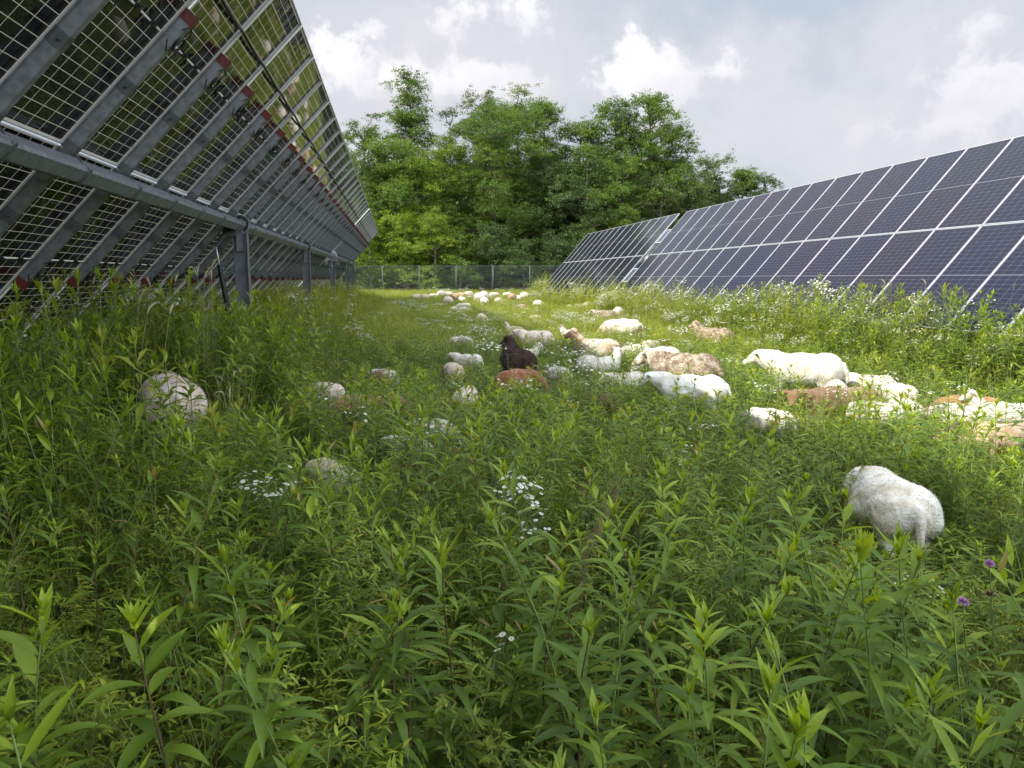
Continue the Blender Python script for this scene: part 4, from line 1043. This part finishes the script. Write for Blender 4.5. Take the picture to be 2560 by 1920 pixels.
for (X, Y, h, n_, lab) in ((808, 988, .78, 10, 'yellow centred daisies over the pale pinkish rump'), (946, 1000, .76, 12, 'yellow centred daisies over the light brown body'), (1085, 1045, .74, 10, 'small daisies beside the pair of lambs'),
    (1190, 815, .95, 46, 'upper spray of daisies left of the cream sheep'), (1210, 850, .92, 60, 'thick daisy patch left of the dark woolly sheep'), (1170, 835, .9, 40, 'daisies over the greyish sheep'), (1225, 825, .9, 40, 'daisies just above the ears of the dark woolly sheep'),
    (1500, 850, .92, 40, 'dark centred daisies above the white rear'), (1480, 905, .85, 60, 'drooping daisies across the white rear'), (1440, 880, .85, 46, 'daisies between the rust rump and the white rear'), (1555, 845, .92, 30, 'tall daisies at the raised head sheep'), (1408, 868, .85, 30, 'daisies under the long necked tan sheep'),
    (1385, 905, .8, 30, 'daisies right of the rust rump')):
    single('flowering_weed', 'wildflower', lab, X, Y, h, fleabane(h, n_, 2, 12, .0135, True, .22), WM, FS, FLG)
for (X, Y, h, n_, lab) in ((560, 950, .95, 4, 'pale rye stalks with nodding ears right of the leftmost sheep'), (500, 890, 1.1, 1, 'single tall rye stalk with upright ear by the leftmost sheep'), (2390, 700, 1.3, 4, 'straw rye stalks standing against the right panels'), (2470, 690, 1.35, 2, 'tall rye stalk at the right edge against the panels'),
    (660, 745, 1.12, 4, 'nodding rye ears in front of the nearest post'), (560, 770, 1.1, 4, 'rye ears at the foot of the damper'), (735, 735, 1.1, 3, 'rye ears by the second post'), (940, 735, 1.05, 4, 'rye ears in shade left of the distant flock'), (2150, 745, 1.2, 2, 'dry ear against the panels above the grey white rump')):
    L = seedgrass(h, n_)
    x, y = place(X, Y, h); root = empty('rye_stalks', (x, y, float(gz(x, y)))); add('stalk', L.mesh('stalk', [M['straw']]), root); tag(root, lab, 'grass', 'seeding rye stalks')
def drystalk(X, Y, h):
    L = Leaves(); 
    for k in range(9):
        az = rng.normal(.6, .12); P = np.array([[0, 0, 0], [.03, 0, h*.3], [.10, .0, h*.65], [.22+.03*k/9, .02, h*rng.uniform(.92, 1.05)]])+rng.normal(0, .012, (1, 3)); L.tubes(P, [.0022, .0018, .0015, .0008], 0, 3)
    x, y = place(X, Y, h); root = empty('dry_stalks', (x-.2, y, 0)); add('stalk', L.mesh('stalk', [simple('dry_stalk', (.30, .19, .12), .8)]), root); tag(root, 'dry reddish brown stalks leaning right of the centre flower cluster', 'weed')
drystalk(1530, 1190, .95)
def clover(X, Y, h, lab, dead=False):
    import bmesh
    x, y = place(X, Y, h); root = empty('red_clover', (x, y, 0)); L = Leaves(); P = np.array([[.10, 0, 0], [.07, 0, h*.5], [0, 0, h-.01]]); L.tubes(P, .0016, 0, 4); add('stem', L.mesh('stem', [M['stem']]), root)
    n = 90; d = rng.normal(0, 1, (n, 3)); d /= np.linalg.norm(d, axis=1)[:, None]; d[:, 2] = np.abs(d[:, 2])*1.1-.25; B = Leaves(); B.blades(np.array([0, 0, h])+d*.002, d, .015, .004, .1, 2, .5, 0, 0, [.6, 1, .3])
    add('flower_head', B.mesh('flower_head', [M['redstem'] if dead else M['pink']]), root); tag(root, lab, 'wildflower', 'clover blossoms')
clover(2407, 1505, .80, 'pink clover blossom at the lower right'); clover(2474, 1410, .82, 'small pink clover head above the lower right blossom')
clover(2476, 1487, .78, 'dead brown clover head right of the pink blossom', True); 

# ------------------------------------------------------------------ trees
TL = {
 'mid': leafmat('tree_leaf_mid', (.050, .098, .016), (.095, .165, .024), (.18, .26, .036), .36, nscale=.35),
 'bright': leafmat('tree_leaf_bright', (.085, .145, .014), (.145, .23, .022), (.28, .36, .04), .40, nscale=.4),
 'dark': leafmat('tree_leaf_dark', (.034, .066, .015), (.056, .100, .022), (.09, .15, .03), .25, nscale=.35),
 'grey': leafmat('tree_leaf_grey', (.060, .092, .032), (.100, .140, .045), (.16, .20, .065), .33, nscale=.35),
}
def crown_r(shape, t):
    if shape == 'spire': return .28+.72*(1-t)**.9*(.55+.45*np.minimum(1, t/.12))
    if shape == 'round': return np.sqrt(np.clip(1-(2*np.clip(t, 0, 1)-.9)**2/1.25, .05, 1))
    if shape == 'column': return .55+.45*np.sin(np.clip(t, 0, 1)*2.9)
    if shape == 'bush': return np.sqrt(np.clip(1-t**2.2, .04, 1))
    return 1+0*t
def make_tree(name, label, X, Ytop, hw, dist, shape, leafk, base=.12, dens=1., leaf=.17, group='trees beyond the fence', sparse=1., Ybot=None):
    r_ = np.random.default_rng(int(X*7+Ytop)); x, y, ztop = at_depth(X, Ytop, dist); g = float(gz(x, y)); Ht = ztop-g; W = hw/FPX*dist*(1.28 if shape in ('round', 'column') else 1.12)
    cb = Ht*base
    root = empty(name, (x, y, g)); tag(root, label, 'tree' if name != 'shrub' else 'shrub', group)
    # trunk
    nt_ = 9; tt = np.linspace(0, 1, nt_); sway = np.cumsum(r_.normal(0, .035*Ht/nt_, (nt_, 2)), 0)*1.2
    TP = np.stack([sway[:, 0], sway[:, 1], tt*Ht*.93], 1); TP[0, :2] = 0
    tr = Leaves(); r0 = .012*Ht+.05; tr.tubes(TP, r0*(1-tt)**.8+.015, 0, 8)
    # limbs: foliage hangs in a number of big masses, each made of clumps of sprays
    H_ = Ht-cb; nm = int(np.clip(W*H_*.62*dens, 9, 64)); tm = np.sort(r_.random(nm)); tm[-1] = .97; azm = np.arange(nm)*2.4+r_.normal(0, .5, nm)
    rm_ = W*np.clip(r_.uniform(.55, .80, nm)-.12*(nm > 25), .4, .85)*(.45 if shape == 'spire' else .52); rm_ = np.clip(rm_*(1-.35*tm), .55, 2.6)
    rc = np.clip(W*crown_r(shape, tm)-rm_*.35, .1, None)*r_.uniform(.2, 1.08, nm)
    MC = np.stack([rc*np.cos(azm), rc*np.sin(azm), cb+tm*H_-rm_*.45*tm], 1); S1 = interp(TP, np.clip((MC[:, 2]-rc*.5)/(Ht*.93), .04, .97)); MC[:, :2] += S1[:, :2]
    kc = np.maximum(5, (11.5*rm_**2*sparse).astype(int)); mi_ = np.repeat(np.arange(nm), kc); nc = len(mi_)
    dv = r_.normal(0, 1, (nc, 3)); dv /= np.linalg.norm(dv, axis=1)[:, None]; dv[:, 2] = np.where(dv[:, 2] < -.3, -dv[:, 2], dv[:, 2])
    C = MC[mi_]+dv*(rm_[mi_]*r_.uniform(.55, 1.12, nc))[:, None]*np.array([1.05, 1.05, .8])
    for i in range(nm):
        m_ = (S1[i]+MC[i])/2+np.array([0, 0, -.08*rc[i]])+r_.normal(0, .1, 3); q = .03+.02*rm_[i]
        tr.tubes(np.array([S1[i], m_, MC[i]]), [q*1.7, q, .02], 0, 5)
    for i in range(0, nc, 2): tr.tubes(np.array([MC[mi_[i]], (MC[mi_[i]]+C[i])/2+r_.normal(0, .06, 3), C[i]]), [.028, .018, .008], 0, 3)
    add('trunk', tr.mesh('trunk', [M['bark']]), root)
    cl = r_.uniform(.40, .80, nc); nl = np.maximum(16, (175*cl**1.5*(.19/leaf)**1.3*r_.uniform(.6, 1.25, nc)*(.6+.4*sparse))).astype(int); tot = nl.sum(); ci = np.repeat(np.arange(nc), nl)
    ns = 5; sub = r_.normal(0, 1, (nc, ns, 3))*np.array([.60, .60, .40]); si = r_.integers(0, ns, tot)
    P = C[ci]+sub[ci, si]*cl[ci][:, None]+r_.normal(0, 1, (tot, 3))*np.array([.26, .26, .14])*cl[ci][:, None]
    P[:, 2] = np.maximum(P[:, 2], .15)
    Nn = r_.normal(0, .8, (tot, 3))+dv[ci]*.6+np.array([0, 0, .6]); Nn /= np.linalg.norm(Nn, axis=1)[:, None]
    a = np.cross(Nn, r_.normal(0, 1, (tot, 3))); a /= np.linalg.norm(a, axis=1)[:, None]; b_ = np.cross(Nn, a)
    L = leaf*.98*r_.uniform(.6, 1.25, tot)[:, None]; w = L*.6
    V = np.stack([P-a*L*.5, P-b_*w*.5+Nn*L*.06, P+a*L*.5, P+b_*w*.5+Nn*L*.06], 1).reshape(-1, 3)
    tint = np.clip(.45+r_.normal(0, .12, nm)[mi_][ci]+r_.normal(0, .07, nc)[ci]+r_.normal(0, .10, tot), 0, 1)
    add('crown', mesh_np('crown', V, np.arange(tot*4).reshape(-1, 4), [TL[leafk]], None, False, tint), root)
    return tot
T = [
 ('tree', 'tallest tree, a narrow spire with airy crown above the left of the wood', 1010, 174, 100, 74, 'spire', 'mid', .2, 2.8, .16, 1.),
 ('tree', 'slim tree leaning beside the upper end of the left panels', 905, 280, 50, 76, 'column', 'mid', .3, 1.7, .16, .9),
 ('tree', 'thin leafed tree with bare twigs, between the spire and the middle crowns', 1128, 266, 48, 77, 'column', 'grey', .3, 1.3, .15, .7),
 ('tree', 'tree with a rounded grey green head, first of the high middle crowns', 1213, 222, 66, 79, 'column', 'grey', .25, 1.6, .16, 1.),
 ('tree', 'high middle crown with fine leaves, right of the grey green head', 1292, 224, 70, 78, 'column', 'mid', .25, 1.6, .16, 1.),
 ('tree', 'crown with a long arm reaching right, at the dip in the skyline', 1368, 258, 74, 76, 'round', 'mid', .22, 1.6, .16, 1.),
 ('tree', 'broad feathery mid green tree in front of the high middle crowns', 1238, 272, 118, 71, 'column', 'mid', .10, 1.4, .13, 1.),
 ('tree', 'low topped crown in the dip between the two high groups', 1452, 312, 72, 76, 'round', 'mid', .2, 1.5, .16, 1.),
 ('tree', 'big dense tree at the left of the right hand high group', 1545, 248, 88, 75, 'round', 'mid', .22, 1.4, .17, 1.),
 ('tree', 'big open tree with branches reaching to the sky at the right', 1635, 244, 104, 76, 'round', 'mid', .30, 1.2, .17, .8),
 ('tree', 'shorter tree below the open one, behind the panel top edge', 1700, 402, 66, 78, 'round', 'grey', .15, 1.8, .17, 1.1),
 ('tree', 'pale round topped tree right of the open big tree', 1783, 386, 56, 84, 'round', 'grey', .15, 1.9, .17, 1.1),
 ('tree', 'low pale tree, second from the right end of the wood', 1850, 420, 62, 86, 'round', 'mid', .15, 1.9, .17, 1.1),
 ('tree', 'dark flat topped tree at the right end of the wood', 1912, 438, 56, 84, 'round', 'dark', .2, 1.9, .17, 1.1),
 ('tree', 'wide tree filling the skyline under the spire', 985, 350, 108, 70, 'round', 'mid', .12, 1.4, .16, 1.),
 ('tree', 'leafy tree beside the end of the left panels', 905, 400, 62, 71, 'round', 'mid', .10, 1.3, .16, 1.),
 ('tree', 'yellow green tree top in the gap right of the spire', 1108, 340, 76, 72, 'round', 'bright', .2, 1.2, .15, 1.),
 ('tree', 'bright leafy tree in front, left of the feathery one', 1040, 398, 84, 68, 'round', 'bright', .10, 1.4, .15, 1.),
 ('tree', 'dark tree filling the shade behind the far panels', 1372, 372, 92, 73, 'column', 'dark', .08, 1.3, .16, 1.),
 ('tree', 'dark tree with a forked visible trunk above the far panels', 1462, 392, 84, 70, 'round', 'dark', .28, 1.1, .16, .9),
 ('tree', 'mid green tree right of the forked trunk', 1560, 400, 80, 71, 'round', 'mid', .18, 1.3, .16, 1.),
 ('tree', 'olive tree just above the gap in the right panels', 1650, 452, 70, 72, 'round', 'grey', .12, 1.3, .16, 1.),
 ('tree', 'small olive tree low over the near right panels', 1745, 462, 60, 76, 'round', 'grey', .12, 1.2, .16, 1.),
 ('tree', 'tree standing behind the left panel row', 760, 330, 110, 78, 'round', 'mid', .15, 1., .2, 1.),
]
B = [
 ('yellow green bush against the fence at the end of the left panels', 925, 560, 55, 65.5, 'bright'), ('bright bush with arching tips, second along the fence', 1010, 540, 62, 66, 'bright'),
 ('leafy bright bush leaning over the fence, third along it', 1085, 530, 58, 65.5, 'bright'), ('bush with a drooping side branch behind the fence', 1150, 590, 48, 65.5, 'mid'),
 ('dark bush behind the fence under the feathery tree', 1230, 560, 62, 67, 'dark'), ('dull bush behind the middle fence posts', 1310, 600, 55, 66, 'dark'),
 ('dark bush at the far end of the visible fence', 1385, 585, 60, 67, 'dark'), ('shaded bush behind the top of the far panels', 1460, 560, 70, 68, 'dark'),
 ('low bush behind the gap of the right panels', 1560, 520, 80, 69, 'mid'), ('pale green bush behind the left panel posts', 850, 610, 50, 66, 'bright')]
tot = 0
for t_ in T: tot += make_tree(t_[0], t_[1], t_[2], t_[3], t_[4], t_[5], t_[6], t_[7], t_[8], t_[9], t_[10], sparse=t_[11])
for (lab, X, Y, hw, d, k) in B: tot += make_tree('shrub', lab, X, Y, hw, d, 'bush', k, .02, 2.4, .13, 'bushes along the fence')
print('tree leaves', tot)
# the wood behind, one dark mass
r_ = np.random.default_rng(99); n = 170000
X = r_.uniform(560, 2000, n); topY = np.interp(X, [560, 880, 1000, 1150, 1400, 1650, 1750, 1850, 1960, 2000], [470, 440, 420, 400, 400, 400, 470, 500, 540, 600])+18*np.sin(X*.045)+10*np.sin(X*.13)
D = r_.uniform(82, 98, n); v = r_.random(n); Y = topY+(715-topY)*v+r_.normal(0, 5, n)
c0 = FW[None]+((X-1280)/FPX)[:, None]*RT[None]-((Y-960)/FPX)[:, None]*UP[None]; P = c0*D[:, None]; P[:, 2] += CAMH; P[:, 2] = np.maximum(P[:, 2], .4)
Nn = r_.normal(0, 1, (n, 3)); Nn /= np.linalg.norm(Nn, axis=1)[:, None]; a = np.cross(Nn, r_.normal(0, 1, (n, 3))); a /= np.linalg.norm(a, axis=1)[:, None]; b_ = np.cross(Nn, a); L = (r_.uniform(.3, .6, n)*(1+.6*v))[:, None]
V = np.stack([P-a*L*.5, P-b_*L*.3, P+a*L*.5, P+b_*L*.3], 1).reshape(-1, 3)
tag(add('distant_woodland', mesh_np('distant_woodland', V, np.arange(n*4).reshape(-1, 4), [TL['dark']], None, False, np.clip(r_.normal(.4, .2, n), 0, 1))), 'dark mass of woodland behind the front trees', None, None, 'stuff')
scene.cycles.adaptive_threshold = .02; scene.cycles.max_bounces = 6; scene.cycles.diffuse_bounces = 3; scene.cycles.glossy_bounces = 3; scene.cycles.transmission_bounces = 4; scene.cycles.transparent_max_bounces = 8
